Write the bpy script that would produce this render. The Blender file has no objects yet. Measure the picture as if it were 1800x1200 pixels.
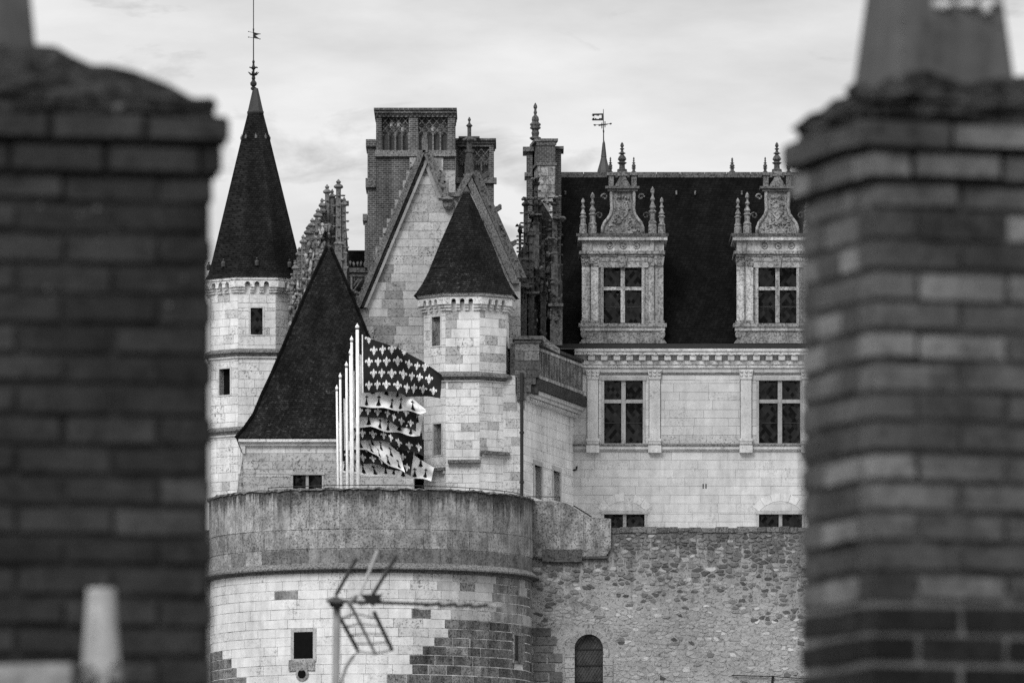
import bpy, math, random
from mathutils import Vector
R = math.radians
rnd = random.Random(7)
SC = bpy.context.scene
COL = SC.collection

# ------------------------------------------------------------------ camera
F = 15000.0      # focal length in photo pixels (300 mm on 36 mm)
HY = 2000.0      # horizon row: the lens looks up at the castle from the rooftops
CX = 900.0
CAMZ = 12.0
cam_d = bpy.data.cameras.new('camera')
cam = bpy.data.objects.new('camera', cam_d); COL.objects.link(cam)
cam.location = (0, 0, CAMZ); cam.rotation_euler = (R(90), 0, 0)
cam_d.sensor_width = 36; cam_d.lens = 300
cam_d.shift_y = (HY - 600) / 1800.0
cam_d.clip_start = 1; cam_d.clip_end = 6000
cam_d.dof.use_dof = True
cam_d.dof.focus_distance = 374
cam_d.dof.aperture_fstop = 10
SC.camera = cam

# ------------------------------------------------------------------ sky, sun, exposure
SUN_EL, SUN_AZ = 40.0, -24.0     # azimuth: degrees from behind the camera, minus = left
world = bpy.data.worlds.new('World'); SC.world = world; world.use_nodes = True
nt = world.node_tree; nt.nodes.clear()
N = nt.nodes.new; L = nt.links.new
out = N('ShaderNodeOutputWorld'); bg = N('ShaderNodeBackground'); L(bg.outputs[0], out.inputs[0])
sky = N('ShaderNodeTexSky'); sky.sky_type = 'NISHITA'; sky.sun_disc = False
sky.sun_elevation = R(SUN_EL); sky.sun_rotation = R(180 - SUN_AZ)
sky.air_density = 1.0; sky.dust_density = 3.0
bw = N('ShaderNodeRGBToBW'); L(sky.outputs[0], bw.inputs[0])
tc = N('ShaderNodeTexCoord')
sep = N('ShaderNodeSeparateXYZ'); L(tc.outputs['Generated'], sep.inputs[0])
def wm(op, a, b=None, clamp=False):
    n = N('ShaderNodeMath'); n.operation = op; n.use_clamp = clamp
    for i, v in enumerate((a, b)):
        if v is None: continue
        if isinstance(v, (int, float)): n.inputs[i].default_value = v
        else: L(v, n.inputs[i])
    return n.outputs[0]
zc = wm('MAXIMUM', sep.outputs[2], 0.0)
over = wm('MULTIPLY', wm('ADD', wm('MULTIPLY', zc, 2.4), 1.0), 4.05)       # overcast layer: zenith three times the horizon
mp = N('ShaderNodeMapping'); L(tc.outputs['Generated'], mp.inputs[0]); mp.inputs['Scale'].default_value = (9, 9, 30); mp.inputs['Location'].default_value = (3.1, 0.4, 1.7)
nz = N('ShaderNodeTexNoise'); L(mp.outputs[0], nz.inputs['Vector']); nz.inputs['Scale'].default_value = 2.4; nz.inputs['Detail'].default_value = 7; nz.inputs['Roughness'].default_value = .55
rp = N('ShaderNodeValToRGB'); L(nz.outputs[0], rp.inputs[0])
rp.color_ramp.elements[0].position = .30; rp.color_ramp.elements[0].color = (.76, .76, .76, 1)
rp.color_ramp.elements[1].position = .62; rp.color_ramp.elements[1].color = (1.05, 1.05, 1.05, 1)
mp2 = N('ShaderNodeMapping'); L(tc.outputs['Generated'], mp2.inputs[0]); mp2.inputs['Scale'].default_value = (22, 22, 70); mp2.inputs['Location'].default_value = (.6, 2.3, .35)
nz2 = N('ShaderNodeTexNoise'); L(mp2.outputs[0], nz2.inputs['Vector']); nz2.inputs['Scale'].default_value = 1.6; nz2.inputs['Detail'].default_value = 8; nz2.inputs['Roughness'].default_value = .6; nz2.inputs['Distortion'].default_value = .4
rp2 = N('ShaderNodeValToRGB'); L(nz2.outputs[0], rp2.inputs[0])
rp2.color_ramp.elements[0].position = .55; rp2.color_ramp.elements[0].color = (1, 1, 1, 1); rp2.color_ramp.elements[1].position = .74; rp2.color_ramp.elements[1].color = (.55, .55, .55, 1)
cloud = wm('MULTIPLY', wm('ADD', over, wm('MULTIPLY', bw.outputs[0], .25)), wm('MULTIPLY', rp.outputs[0], rp2.outputs[0]))
L(cloud, bg.inputs[0]); bg.inputs[1].default_value = 0.10
sun_d = bpy.data.lights.new('sun', 'SUN'); sun = bpy.data.objects.new('sun', sun_d); COL.objects.link(sun)
sun_d.energy = 1.5; sun_d.angle = R(22); sun_d.color = (1, 1, 1)
sdir = Vector((math.sin(R(SUN_AZ)) * math.cos(R(SUN_EL)), -math.cos(R(SUN_AZ)) * math.cos(R(SUN_EL)), math.sin(R(SUN_EL))))
sun.rotation_euler = sdir.to_track_quat('Z', 'Y').to_euler(); sun.location = (-40, 0, 80)
vs = SC.view_settings; vs.view_transform = 'Standard'; vs.look = 'None'; vs.gamma = 1; vs.exposure = 0.42; vs.use_curve_mapping = False
SC.cycles.use_denoising = False
SC.cycles.max_bounces = 6

# ------------------------------------------------------------------ materials
def ramp_node(nt, src, p0, v0, p1, v1):
    r = nt.nodes.new('ShaderNodeValToRGB'); nt.links.new(src, r.inputs[0])
    e = r.color_ramp.elements
    e[0].position = p0; e[0].color = (v0, v0, v0, 1); e[1].position = p1; e[1].color = (v1, v1, v1, 1)
    return r.outputs[0]
def mat(name, base, stain=.25, speck=.45, drip=0, rough=.92, bump=.25, dens=.56, size=1.0, attr=False, spec=.2, fine=1.0, pale=0.0, bigs=.35, region=0.0, runoff=None):
    m = bpy.data.materials.new(name); m.use_nodes = True
    nt = m.node_tree; nt.nodes.clear(); N = nt.nodes.new; L = nt.links.new
    o = N('ShaderNodeOutputMaterial'); p = N('ShaderNodeBsdfPrincipled'); L(p.outputs[0], o.inputs[0])
    p.inputs['Roughness'].default_value = rough; p.inputs['Specular IOR Level'].default_value = spec
    g = N('ShaderNodeNewGeometry')
    def noise(scale, detail=4, sc3=None, ro=.6):
        n = N('ShaderNodeTexNoise'); n.inputs['Scale'].default_value = scale; n.inputs['Detail'].default_value = detail; n.inputs['Roughness'].default_value = ro
        if sc3:
            mp = N('ShaderNodeMapping'); mp.inputs['Scale'].default_value = sc3; L(g.outputs['Position'], mp.inputs[0]); L(mp.outputs[0], n.inputs['Vector'])
        else: L(g.outputs['Position'], n.inputs['Vector'])
        return n.outputs[0]
    def mth(op, a, b):
        n = N('ShaderNodeMath'); n.operation = op
        for i, v in enumerate((a, b)):
            if isinstance(v, (int, float)): n.inputs[i].default_value = v
            else: L(v, n.inputs[i])
        return n.outputs[0]
    if attr:
        a = N('ShaderNodeAttribute'); a.attribute_name = 'tone'; csrc = a.outputs['Color']
    else:
        a = N('ShaderNodeObjectInfo'); csrc = a.outputs['Color']
    sp = N('ShaderNodeSeparateColor'); L(csrc, sp.inputs[0])
    tone, samt = sp.outputs[0], sp.outputs[1]
    big = ramp_node(nt, noise(bigs / size, 6, ro=.65), .36, 1.0, .64, 0.0)
    mid = ramp_node(nt, noise(2.6 / size, 5), .35, 0.0, .70, 1.0)
    sx = noise(7.5 / size * fine, 6, ro=.72)
    spk = ramp_node(nt, sx, dens, 0.0, dens + .07, 1.0)
    spk2 = ramp_node(nt, noise(3.2 / size * fine, 8, ro=.8), dens + .01, 0.0, dens + .10, 1.0)
    spk = mth('MAXIMUM', spk, mth('MULTIPLY', spk2, .8))
    if region:                                      # lichen colonies that run across the joints
        rg = ramp_node(nt, noise(.75 / size, 6, ro=.7), .52, 0.0, .66, region)
        samt = mth('ADD', samt, rg)
    v = mth('MULTIPLY', tone, base)
    v = mth('MULTIPLY', v, mth('SUBTRACT', 1.0, mth('MULTIPLY', mth('ADD', mth('MULTIPLY', big, .6), mth('MULTIPLY', mid, .4)), stain)))
    grain = mth('ADD', .88, mth('MULTIPLY', noise(24 / size * fine, 2), .24))
    v = mth('MULTIPLY', v, grain)
    v = mth('MULTIPLY', v, mth('SUBTRACT', 1.0, mth('MULTIPLY', mth('MULTIPLY', spk, samt), speck)))
    if drip:
        d = ramp_node(nt, noise(3.0 / size, 5, (1, 1, .10)), .42, 0.0, .64, 1.0)
        v = mth('MULTIPLY', v, mth('SUBTRACT', 1.0, mth('MULTIPLY', d, drip)))
    if runoff:                                      # soot and algae run down from the wall head by uneven lengths
        topz, rmax, rdark = runoff
        sz = N('ShaderNodeSeparateXYZ'); L(g.outputs['Position'], sz.inputs[0])
        ln = mth('MULTIPLY', ramp_node(nt, noise(2.2, 6, (1, 1, .04), .7), .36, .06, .66, 1.0), rmax)
        dz = mth('SUBTRACT', topz, sz.outputs[2]); q = N('ShaderNodeMapRange'); q.interpolation_type = 'SMOOTHSTEP'
        L(mth('DIVIDE', dz, ln), q.inputs[0]); q.inputs[1].default_value = .25; q.inputs[2].default_value = 1.0; q.inputs[3].default_value = rdark; q.inputs[4].default_value = 0.0
        br_ = mth('MULTIPLY', q.outputs[0], mth('ADD', .45, mth('MULTIPLY', sx, 1.1)))
        v = mth('MULTIPLY', v, mth('SUBTRACT', 1.0, br_))
    if pale:
        pl = ramp_node(nt, noise(5.0 / size * fine, 7, ro=.8), .60, 0.0, .66, pale)
        v = mth('ADD', v, mth('MULTIPLY', pl, mth('MULTIPLY', samt, .5)))
    cc = N('ShaderNodeCombineColor')
    for i in range(3): L(v, cc.inputs[i])
    L(cc.outputs[0], p.inputs['Base Color'])
    if bump:
        b = N('ShaderNodeBump'); b.inputs['Strength'].default_value = bump; b.inputs['Distance'].default_value = .05 * size
        L(sx, b.inputs['Height']); L(b.outputs[0], p.inputs['Normal'])
    return m
def slate(name, base, cw=.22, ch=.12, moss=.5, mossval=3.5):
    m = bpy.data.materials.new(name); m.use_nodes = True
    nt = m.node_tree; nt.nodes.clear(); N = nt.nodes.new; L = nt.links.new
    o = N('ShaderNodeOutputMaterial'); p = N('ShaderNodeBsdfPrincipled'); L(p.outputs[0], o.inputs[0])
    p.inputs['Roughness'].default_value = .9; p.inputs['Specular IOR Level'].default_value = .05
    g = N('ShaderNodeNewGeometry'); s = N('ShaderNodeSeparateXYZ'); L(g.outputs['Position'], s.inputs[0])
    ad = N('ShaderNodeMath'); ad.operation = 'MULTIPLY_ADD'; L(s.outputs[1], ad.inputs[0]); ad.inputs[1].default_value = .8; L(s.outputs[0], ad.inputs[2])
    c = N('ShaderNodeCombineXYZ'); L(ad.outputs[0], c.inputs[0]); L(s.outputs[2], c.inputs[1])
    bt = N('ShaderNodeTexBrick'); L(c.outputs[0], bt.inputs['Vector'])
    bt.inputs['Scale'].default_value = 1; bt.inputs['Brick Width'].default_value = cw; bt.inputs['Row Height'].default_value = ch
    bt.inputs['Mortar Size'].default_value = .012; bt.inputs['Mortar Smooth'].default_value = .2
    for k, f in (('Color1', .65), ('Color2', 1.4), ('Mortar', .3)): bt.inputs[k].default_value = (base * f,) * 3 + (1,)
    n1 = N('ShaderNodeTexNoise'); L(g.outputs['Position'], n1.inputs['Vector']); n1.inputs['Scale'].default_value = 7; n1.inputs['Detail'].default_value = 6; n1.inputs['Roughness'].default_value = .8
    k1 = ramp_node(nt, n1.outputs[0], .55, 0, .68, 1)
    n2 = N('ShaderNodeTexNoise'); L(g.outputs['Position'], n2.inputs['Vector']); n2.inputs['Scale'].default_value = .35; n2.inputs['Detail'].default_value = 3
    k2 = ramp_node(nt, n2.outputs[0], .4, .25, .66, 1)
    mu = N('ShaderNodeMath'); mu.operation = 'MULTIPLY'; L(k1, mu.inputs[0]); L(k2, mu.inputs[1])
    mu2 = N('ShaderNodeMath'); mu2.operation = 'MULTIPLY'; L(mu.outputs[0], mu2.inputs[0]); mu2.inputs[1].default_value = moss
    mx = N('ShaderNodeMix'); mx.data_type = 'RGBA'; L(mu2.outputs[0], mx.inputs[0]); L(bt.outputs[0], mx.inputs[6]); mx.inputs[7].default_value = (base * mossval,) * 3 + (1,)
    n3 = N('ShaderNodeTexNoise'); L(g.outputs['Position'], n3.inputs['Vector']); n3.inputs['Scale'].default_value = 3.0; n3.inputs['Detail'].default_value = 9; n3.inputs['Roughness'].default_value = .85
    k3 = ramp_node(nt, n3.outputs[0], .32, .5, .70, 1.75)
    mp4 = N('ShaderNodeMapping'); L(g.outputs['Position'], mp4.inputs[0]); mp4.inputs['Scale'].default_value = (1.4, 1.4, .16)
    n4 = N('ShaderNodeTexNoise'); L(mp4.outputs[0], n4.inputs['Vector']); n4.inputs['Scale'].default_value = 1.0; n4.inputs['Detail'].default_value = 4
    k4 = ramp_node(nt, n4.outputs[0], .35, .7, .66, 1.45)
    m3 = N('ShaderNodeVectorMath'); m3.operation = 'MULTIPLY'; L(mx.outputs[2], m3.inputs[0]); L(k3, m3.inputs[1])
    m4 = N('ShaderNodeVectorMath'); m4.operation = 'MULTIPLY'; L(m3.outputs[0], m4.inputs[0]); L(k4, m4.inputs[1])
    L(m4.outputs[0], p.inputs['Base Color'])
    b = N('ShaderNodeBump'); b.inputs['Strength'].default_value = .5; b.inputs['Distance'].default_value = .03; b.invert = True
    L(bt.outputs['Fac'], b.inputs['Height']); L(b.outputs[0], p.inputs['Normal'])
    return m
def brickmat(name, c1, c2, mo, cw=.22, ch=.092):
    m = slate(name, c1, cw, ch, .35, 2.2)
    for n in m.node_tree.nodes:
        if n.type == 'TEX_BRICK':
            n.inputs['Color1'].default_value = (c1,) * 3 + (1,); n.inputs['Color2'].default_value = (c2,) * 3 + (1,); n.inputs['Mortar'].default_value = (mo,) * 3 + (1,)
            n.inputs['Mortar Size'].default_value = .016
    return m
def glassmat(name, base=.004, k=7.0):
    m = bpy.data.materials.new(name); m.use_nodes = True
    nt = m.node_tree; nt.nodes.clear(); N = nt.nodes.new; L = nt.links.new
    o = N('ShaderNodeOutputMaterial'); p = N('ShaderNodeBsdfPrincipled'); L(p.outputs[0], o.inputs[0])
    p.inputs['Roughness'].default_value = .12; p.inputs['Base Color'].default_value = (base, base, base, 1); p.inputs['Specular IOR Level'].default_value = .24
    g = N('ShaderNodeNewGeometry'); mp = N('ShaderNodeMapping'); L(g.outputs['Position'], mp.inputs[0]); mp.inputs['Rotation'].default_value = (0, R(45), 0); mp.inputs['Scale'].default_value = (k, 0, k * .8)
    fl = N('ShaderNodeVectorMath'); fl.operation = 'FLOOR'; L(mp.outputs[0], fl.inputs[0])
    wn = N('ShaderNodeTexWhiteNoise'); L(fl.outputs[0], wn.inputs['Vector'])
    n1 = N('ShaderNodeTexNoise'); L(g.outputs['Position'], n1.inputs['Vector']); n1.inputs['Scale'].default_value = 1.6
    av = N('ShaderNodeMix'); av.data_type = 'RGBA'; av.inputs[0].default_value = .45; L(wn.outputs['Color'], av.inputs[6]); L(n1.outputs['Color'], av.inputs[7])
    sb = N('ShaderNodeVectorMath'); sb.operation = 'SUBTRACT'; L(av.outputs[2], sb.inputs[0]); sb.inputs[1].default_value = (.5, .5, .5)
    sc = N('ShaderNodeVectorMath'); sc.operation = 'SCALE'; L(sb.outputs[0], sc.inputs[0]); sc.inputs['Scale'].default_value = .5
    ad = N('ShaderNodeVectorMath'); L(g.outputs['Normal'], ad.inputs[0]); L(sc.outputs[0], ad.inputs[1])
    nn = N('ShaderNodeVectorMath'); nn.operation = 'NORMALIZE'; L(ad.outputs[0], nn.inputs[0]); L(nn.outputs[0], p.inputs['Normal'])
    return m
def plain(name, v, rough=.6, spec=.3, metal=0):
    m = bpy.data.materials.new(name); m.use_nodes = True
    p = m.node_tree.nodes['Principled BSDF']; p.inputs['Base Color'].default_value = (v, v, v, 1); p.inputs['Roughness'].default_value = rough
    p.inputs['Specular IOR Level'].default_value = spec; p.inputs['Metallic'].default_value = metal
    nt = m.node_tree; n = nt.nodes.new('ShaderNodeTexNoise'); n.inputs['Scale'].default_value = 6; n.inputs['Detail'].default_value = 5
    g = nt.nodes.new('ShaderNodeNewGeometry'); nt.links.new(g.outputs['Position'], n.inputs['Vector'])
    r = ramp_node(nt, n.outputs[0], .3, v * .8, .7, v * 1.15); nt.links.new(r, p.inputs['Base Color'])
    return m

M_STONE = mat('limestone', .74, .38, .58, .14, dens=.53, fine=1.5, region=1.0)
M_MORTAR = mat('lime_mortar', .52, .45, .4)
M_TRIM = mat('limestone_trim', .60, .4, .5, .25, fine=1.5, region=.5)
M_MOSS = mat('lichened_ledge', .20, .4, .75, dens=.50, fine=2.0, pale=.35)
M_DARK = mat('blackened_stone', .12, .45, .7, .25, dens=.51, bump=.5, fine=1.6, pale=.2)
M_DARKER = mat('soot_and_shade_stone', .06, .45, .6, .2, dens=.48, bump=.5)  # sooty stone; also colours the painted jamb shade of the slit
M_CARVE = mat('carved_dormer_stone', .38, .55, .72, .42, dens=.50, bump=.5, fine=1.5, pale=.2)
M_PARAPET = mat('weathered_parapet_stone', .56, .78, .72, .40, dens=.51, bump=.5, fine=1.6, pale=.45, bigs=.9)
M_RENDER = mat('rubble_mortar', .39, .45, .65, .1, dens=.53, bump=.8, fine=1.5, pale=.12, runoff=(CAMZ + (HY - 927) * 362 / F, 5.0, .5))
M_BASTION = mat('bastion_parapet_stone', .56, .70, .72, .25, dens=.51, bump=.5, fine=1.6, pale=.45, bigs=.8, runoff=(CAMZ + (HY - 857) * 355.2 / F, 1.9, .75))
M_RUBBLE = mat('rubble_stone', .50, .30, .45, dens=.52, bump=.6)
M_RUBBLE_A = mat('rubble_stone_joined', .50, .30, .45, dens=.52, bump=.6, attr=True)
M_SLATE = slate('slate_roof', .0105, .17, .09, .9, 7)
M_SLATE_DARK = slate('dark_slate_roof', .0044, .17, .09, .4, 3.5)
M_SPIRE = slate('spire_slate', .0125, .17, .085, .6, 3.5)
M_BRICK = brickmat('castle_brick', .036, .066, .13)
M_LEAD = mat('lead_sheet', .045, .4, .3, .3, rough=.55, spec=.4)
M_IRON = plain('dark_iron', .015, .6, .3)
M_BLACK = plain('dark_interior', .006, .9, .05)
M_GLASS = glassmat('leaded_glass')
M_WHITE = plain('white_pole_paint', .80, .35, .4)
M_FLAGD = plain('dark_flag_cloth', .022, .9, .05)
M_FLAGW = plain('white_flag_cloth', .84, .9, .05)
M_INK = plain('black_flag_print', .012, .9, .05)
M_PRINT = plain('white_flag_print', .66, .9, .05)
M_SHUT = plain('grey_shutter', .42, .8, .1)
M_FBRICK = mat('foreground_brick', .072, .75, .55, size=.16, dens=.53, bump=.6, fine=.8, pale=.06)
M_FMORT = mat('sooty_mortar', .008, .4, .3, size=.06, bump=.6)
M_FMORT3 = mat('patchy_soot', .032, 1.0, .5, size=.09, bump=.6, bigs=.5)
M_FMORT2 = mat('patchy_mortar', .075, 1.0, .5, size=.09, bump=.6, bigs=.5)
M_FPALE = mat('pale_mortar', .15, .5, .4, size=.06, bump=.6)
M_CAPM = mat('chimney_cap_mortar', .085, .85, .85, size=.16, bump=1.0, dens=.5, pale=.10)
M_POT = mat('clay_pot', .115, .45, .35, .3, size=.2, bump=.2)
M_PALE = mat('pale_glazed_clay', .55, .45, .5, .35, size=.14, bump=.2)
M_TILE = mat('roof_tiles', .10, .4, .4)
M_ALU = plain('antenna_aluminium', .10, .5, .4)
M_ALUP = plain('sunlit_antenna_rod', .34, .5, .3)  # antenna metal with sunlight painted in as a paler colour
M_PLAST = plain('black_antenna_plastic', .008, .5, .3)
M_MAST = plain('galvanised_mast', .20, .6, .3)
M_GROUND = mat('ground_grass', .09, .4, .3)

# ------------------------------------------------------------------ geometry helpers
def S(Y): return Y / F
def W(px, py, Y): return Vector(((px - CX) * Y / F, Y, CAMZ + (HY - py) * Y / F))
def ZP(py, Y): return CAMZ + (HY - py) * Y / F
def XP(px, Y): return (px - CX) * Y / F
BASE = {}
class MB:
    def __init__(s): s.v = []; s.f = []; s.c = []
    def add(s, vs, fs, tone=None):
        n = len(s.v); s.v += [tuple(a) for a in vs]; s.f += [tuple(i + n for i in f) for f in fs]
        if tone is not None: s.c += [tone] * len(vs)
        return s
    def box(s, x0, x1, y0, y1, z0, z1):
        return s.add([(x0, y0, z0), (x1, y0, z0), (x1, y1, z0), (x0, y1, z0), (x0, y0, z1), (x1, y0, z1), (x1, y1, z1), (x0, y1, z1)],
                     [(0, 3, 2, 1), (4, 5, 6, 7), (0, 1, 5, 4), (1, 2, 6, 5), (2, 3, 7, 6), (3, 0, 4, 7)])
    def pbox(s, x0, y0, x1, y1, Y, dep):     # front rectangle in photo pixels at depth Y, going back dep metres
        return s.box(XP(x0, Y), XP(x1, Y), Y, Y + dep, ZP(y1, Y), ZP(y0, Y))
    def prism(s, pts, Y, dep):               # polygon in photo pixels at depth Y, extruded back
        n = len(pts); a = [W(x, y, Y) for x, y in pts]; b = [p + Vector((0, dep, 0)) for p in a]
        return s.add(a + b, [tuple(range(n)), tuple(range(2 * n - 1, n - 1, -1))] + [(i, i + n, (i + 1) % n + n, (i + 1) % n) for i in range(n)])
    def hex(s, p):                           # 8 corners, ordered as box
        return s.add(p, [(0, 3, 2, 1), (4, 5, 6, 7), (0, 1, 5, 4), (1, 2, 6, 5), (2, 3, 7, 6), (3, 0, 4, 7)])
    def lathe(s, cx, cy, prof, n=12, rot=0, cap=True):   # prof: (radius, z) from bottom to top
        vs = []; fs = []
        for r, z in prof:
            for k in range(n):
                a = rot + 2 * math.pi * k / n
                vs.append((cx + r * math.cos(a), cy + r * math.sin(a), z))
        for i in range(len(prof) - 1):
            for k in range(n):
                fs.append((i * n + k, i * n + (k + 1) % n, (i + 1) * n + (k + 1) % n, (i + 1) * n + k))
        if cap:
            fs.append(tuple(range(n - 1, -1, -1))); fs.append(tuple((len(prof) - 1) * n + k for k in range(n)))
        return s.add(vs, fs)
    def plathe(s, px, Y, prof, n=10, rot=0):  # profile (radius px, row px) top to bottom
        k = S(Y); return s.lathe(XP(px, Y), Y, [(r * k, ZP(y, Y)) for r, y in reversed(prof)], n, rot)
    def tube(s, pts, r, n=6):
        pts = [Vector(p) for p in pts]; vs = []; fs = []
        for i, p in enumerate(pts):
            d = (pts[min(i + 1, len(pts) - 1)] - pts[max(i - 1, 0)]).normalized()
            a = d.orthogonal().normalized(); b = d.cross(a)
            rr = r[i] if isinstance(r, (list, tuple)) else r
            for k in range(n):
                t = 2 * math.pi * k / n; vs.append(p + (a * math.cos(t) + b * math.sin(t)) * rr)
        for i in range(len(pts) - 1):
            for k in range(n): fs.append((i * n + k, i * n + (k + 1) % n, (i + 1) * n + (k + 1) % n, (i + 1) * n + k))
        fs.append(tuple(range(n - 1, -1, -1))); fs.append(tuple((len(pts) - 1) * n + k for k in range(n)))
        return s.add(vs, fs)
    def lump(s, c, rx, ry, rz, jit=.25):
        t = (1 + 5 ** .5) / 2
        V = [(-1, t, 0), (1, t, 0), (-1, -t, 0), (1, -t, 0), (0, -1, t), (0, 1, t), (0, -1, -t), (0, 1, -t), (t, 0, -1), (t, 0, 1), (-t, 0, -1), (-t, 0, 1)]
        FC = [(0, 11, 5), (0, 5, 1), (0, 1, 7), (0, 7, 10), (0, 10, 11), (1, 5, 9), (5, 11, 4), (11, 10, 2), (10, 7, 6), (7, 1, 8), (3, 9, 4), (3, 4, 2), (3, 2, 6), (3, 6, 8), (3, 8, 9), (4, 9, 5), (2, 4, 11), (6, 2, 10), (8, 6, 7), (9, 8, 1)]
        k = 1 / math.hypot(1, t); vs = []
        for v in V:
            j = 1 + rnd.uniform(-jit, jit); vs.append((c[0] + v[0] * k * rx * j, c[1] + v[1] * k * ry * j, c[2] + v[2] * k * rz * j))
        return s.add(vs, FC)
def thing(name, label, cat, loc, group=None):
    o = bpy.data.objects.new(name, None); COL.objects.link(o); o.location = loc; o.empty_display_size = .3
    o['label'] = label; o['category'] = cat
    if group: o['group'] = group
    BASE[o] = Vector(loc); return o
def part(name, mb, m, parent=None, smooth=False, label=None):
    b = BASE[parent] if parent else Vector((0, 0, 0))
    me = bpy.data.meshes.new(name); me.from_pydata([(v[0] - b.x, v[1] - b.y, v[2] - b.z) for v in mb.v], [], mb.f); me.update()
    if mb.c and len(mb.c) == len(mb.v):
        at = me.color_attributes.new('tone', 'FLOAT_COLOR', 'POINT')
        for i, c in enumerate(mb.c): at.data[i].color = (c[0], c[1], 0, 1)
    me.materials.append(m)
    if smooth:
        for p in me.polygons: p.use_smooth = True
    o = bpy.data.objects.new(name, me); COL.objects.link(o)
    if parent: o.parent = parent
    if label: o['label'] = label
    BASE[o] = b; return o
def single(name, mb, m, label, cat, loc, group=None, smooth=False):
    b = Vector(loc); me = bpy.data.meshes.new(name)
    me.from_pydata([(v[0] - b.x, v[1] - b.y, v[2] - b.z) for v in mb.v], [], mb.f); me.update(); me.materials.append(m)
    if smooth:
        for p in me.polygons: p.use_smooth = True
    o = bpy.data.objects.new(name, me); COL.objects.link(o); o.location = b
    if label: o['label'] = label
    if cat: o['category'] = cat
    if group: o['group'] = group
    BASE[o] = b; return o
CUBE = {}
def cube(m):
    if m.name not in CUBE:
        me = bpy.data.meshes.new('block'); b = MB().box(-.5, .5, -.5, .5, -.5, .5); me.from_pydata(b.v, [], b.f); me.materials.append(m); CUBE[m.name] = me
    return CUBE[m.name]
def block(name, parent, c, size, rotz, m, tone, sp=1.0):
    o = bpy.data.objects.new(name, cube(m)); COL.objects.link(o); o.parent = parent
    o.location = Vector(c) - BASE[parent]; o.rotation_euler = (0, 0, rotz); o.scale = size; o.color = (tone, sp, 0, 1)
    return o
def structure(o): o['kind'] = 'structure'; return o

def wall(parent, p0, p1, z0, z1, ch, lmin, lmax, holes=(), bounds=None, tone=None, thick=.5, m=None, mm=None, jw=.022, vis=None, name='stone_block', core='wall', top=None):
    """Coursed ashlar between plan points p0 and p1 (front seen from the right-hand side of p0->p1 turned clockwise).
    holes: (u0,u1,z0,z1). bounds(z)->(u0,u1). Blocks are objects of their own, the core stands 2 cm behind them."""
    m = m or M_STONE; mm = mm or M_MORTAR
    p0 = Vector(p0); p1 = Vector(p1); d = p1 - p0; Lw = d.length; d.normalize(); nrm = Vector((d.y, -d.x, 0)); rz = math.atan2(d.y, d.x)
    zs = []; z = z0
    while z < z1 - .02:
        h = ch * rnd.uniform(.93, 1.07); zs.append((z, min(z + h, z1))); z += h
    cm = MB(); nb = 0
    for ci, (a, b) in enumerate(zs):
        cuts = sorted({a, b} | {zz for h in holes for zz in (h[2], h[3]) if a + .03 < zz < b - .03})
        us = []; u = -rnd.uniform(0, lmax)
        while u < Lw: u += rnd.uniform(lmin, lmax); us.append(u)
        for za, zb in zip(cuts, cuts[1:]):
            zm = (za + zb) / 2
            lo, hi = bounds(zm) if bounds else (0, Lw)
            lo = max(lo, 0); hi = min(hi, Lw)
            if hi - lo < .05: continue
            iv = [(lo, hi)]
            for h in holes:
                if h[2] < zm < h[3]:
                    iv = [q for (s, e) in iv for q in ((s, min(e, h[0])), (max(s, h[1]), e)) if q[1] - q[0] > .02]
            for s, e in iv:
                q = []
                for uu in (s, e):
                    for dd in (-.02, -thick): q.append(p0 + d * uu + nrm * dd)
                A, B, C, D = q[0], q[2], q[3], q[1]
                cm.hex([(A.x, A.y, za), (B.x, B.y, za), (C.x, C.y, za), (D.x, D.y, za), (A.x, A.y, zb), (B.x, B.y, zb), (C.x, C.y, zb), (D.x, D.y, zb)])
                if vis and not vis(s, e, za, zb): continue
                pts = [s] + [x for x in us if s + .12 < x < e - .12] + [e]
                for s2, e2 in zip(pts, pts[1:]):
                    if vis and not vis(s2, e2, za, zb): continue
                    um = (s2 + e2) / 2; c = p0 + d * um; zc = zm
                    px = CX + c.x * F / c.y; py = HY - (zc - CAMZ) * F / c.y
                    t, sp = tone(px, py) if tone else (rnd.uniform(.85, 1.05), rnd.choice((.1, .3, .9)))
                    pr = rnd.uniform(-.004, .006); dp = .10
                    c = c + nrm * (pr - dp / 2)
                    block(name, parent, (c.x, c.y, zc + rnd.uniform(-.003, .003)), (e2 - s2 - jw * rnd.uniform(.4, 1.2), dp, zb - za - jw * rnd.uniform(.5, 1.2)), rz, m, t, sp); nb += 1
    if cm.v: part(core, cm, mm, parent)
    return nb
def tn(lo=.85, hi=1.05, dark=.08, dv=(.45, .65)):
    def f(px, py):
        if rnd.random() < dark: return rnd.uniform(*dv), 1.0
        return rnd.uniform(lo, hi), rnd.choice((0, .1, .25, .5, 1.0))
    return f
def panes(parent, rects, Y, m=None):
    for (x0, y0, x1, y1) in rects: part('pane', MB().pbox(x0, y0, x1, y1, Y, .03), m or M_GLASS, parent)
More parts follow.
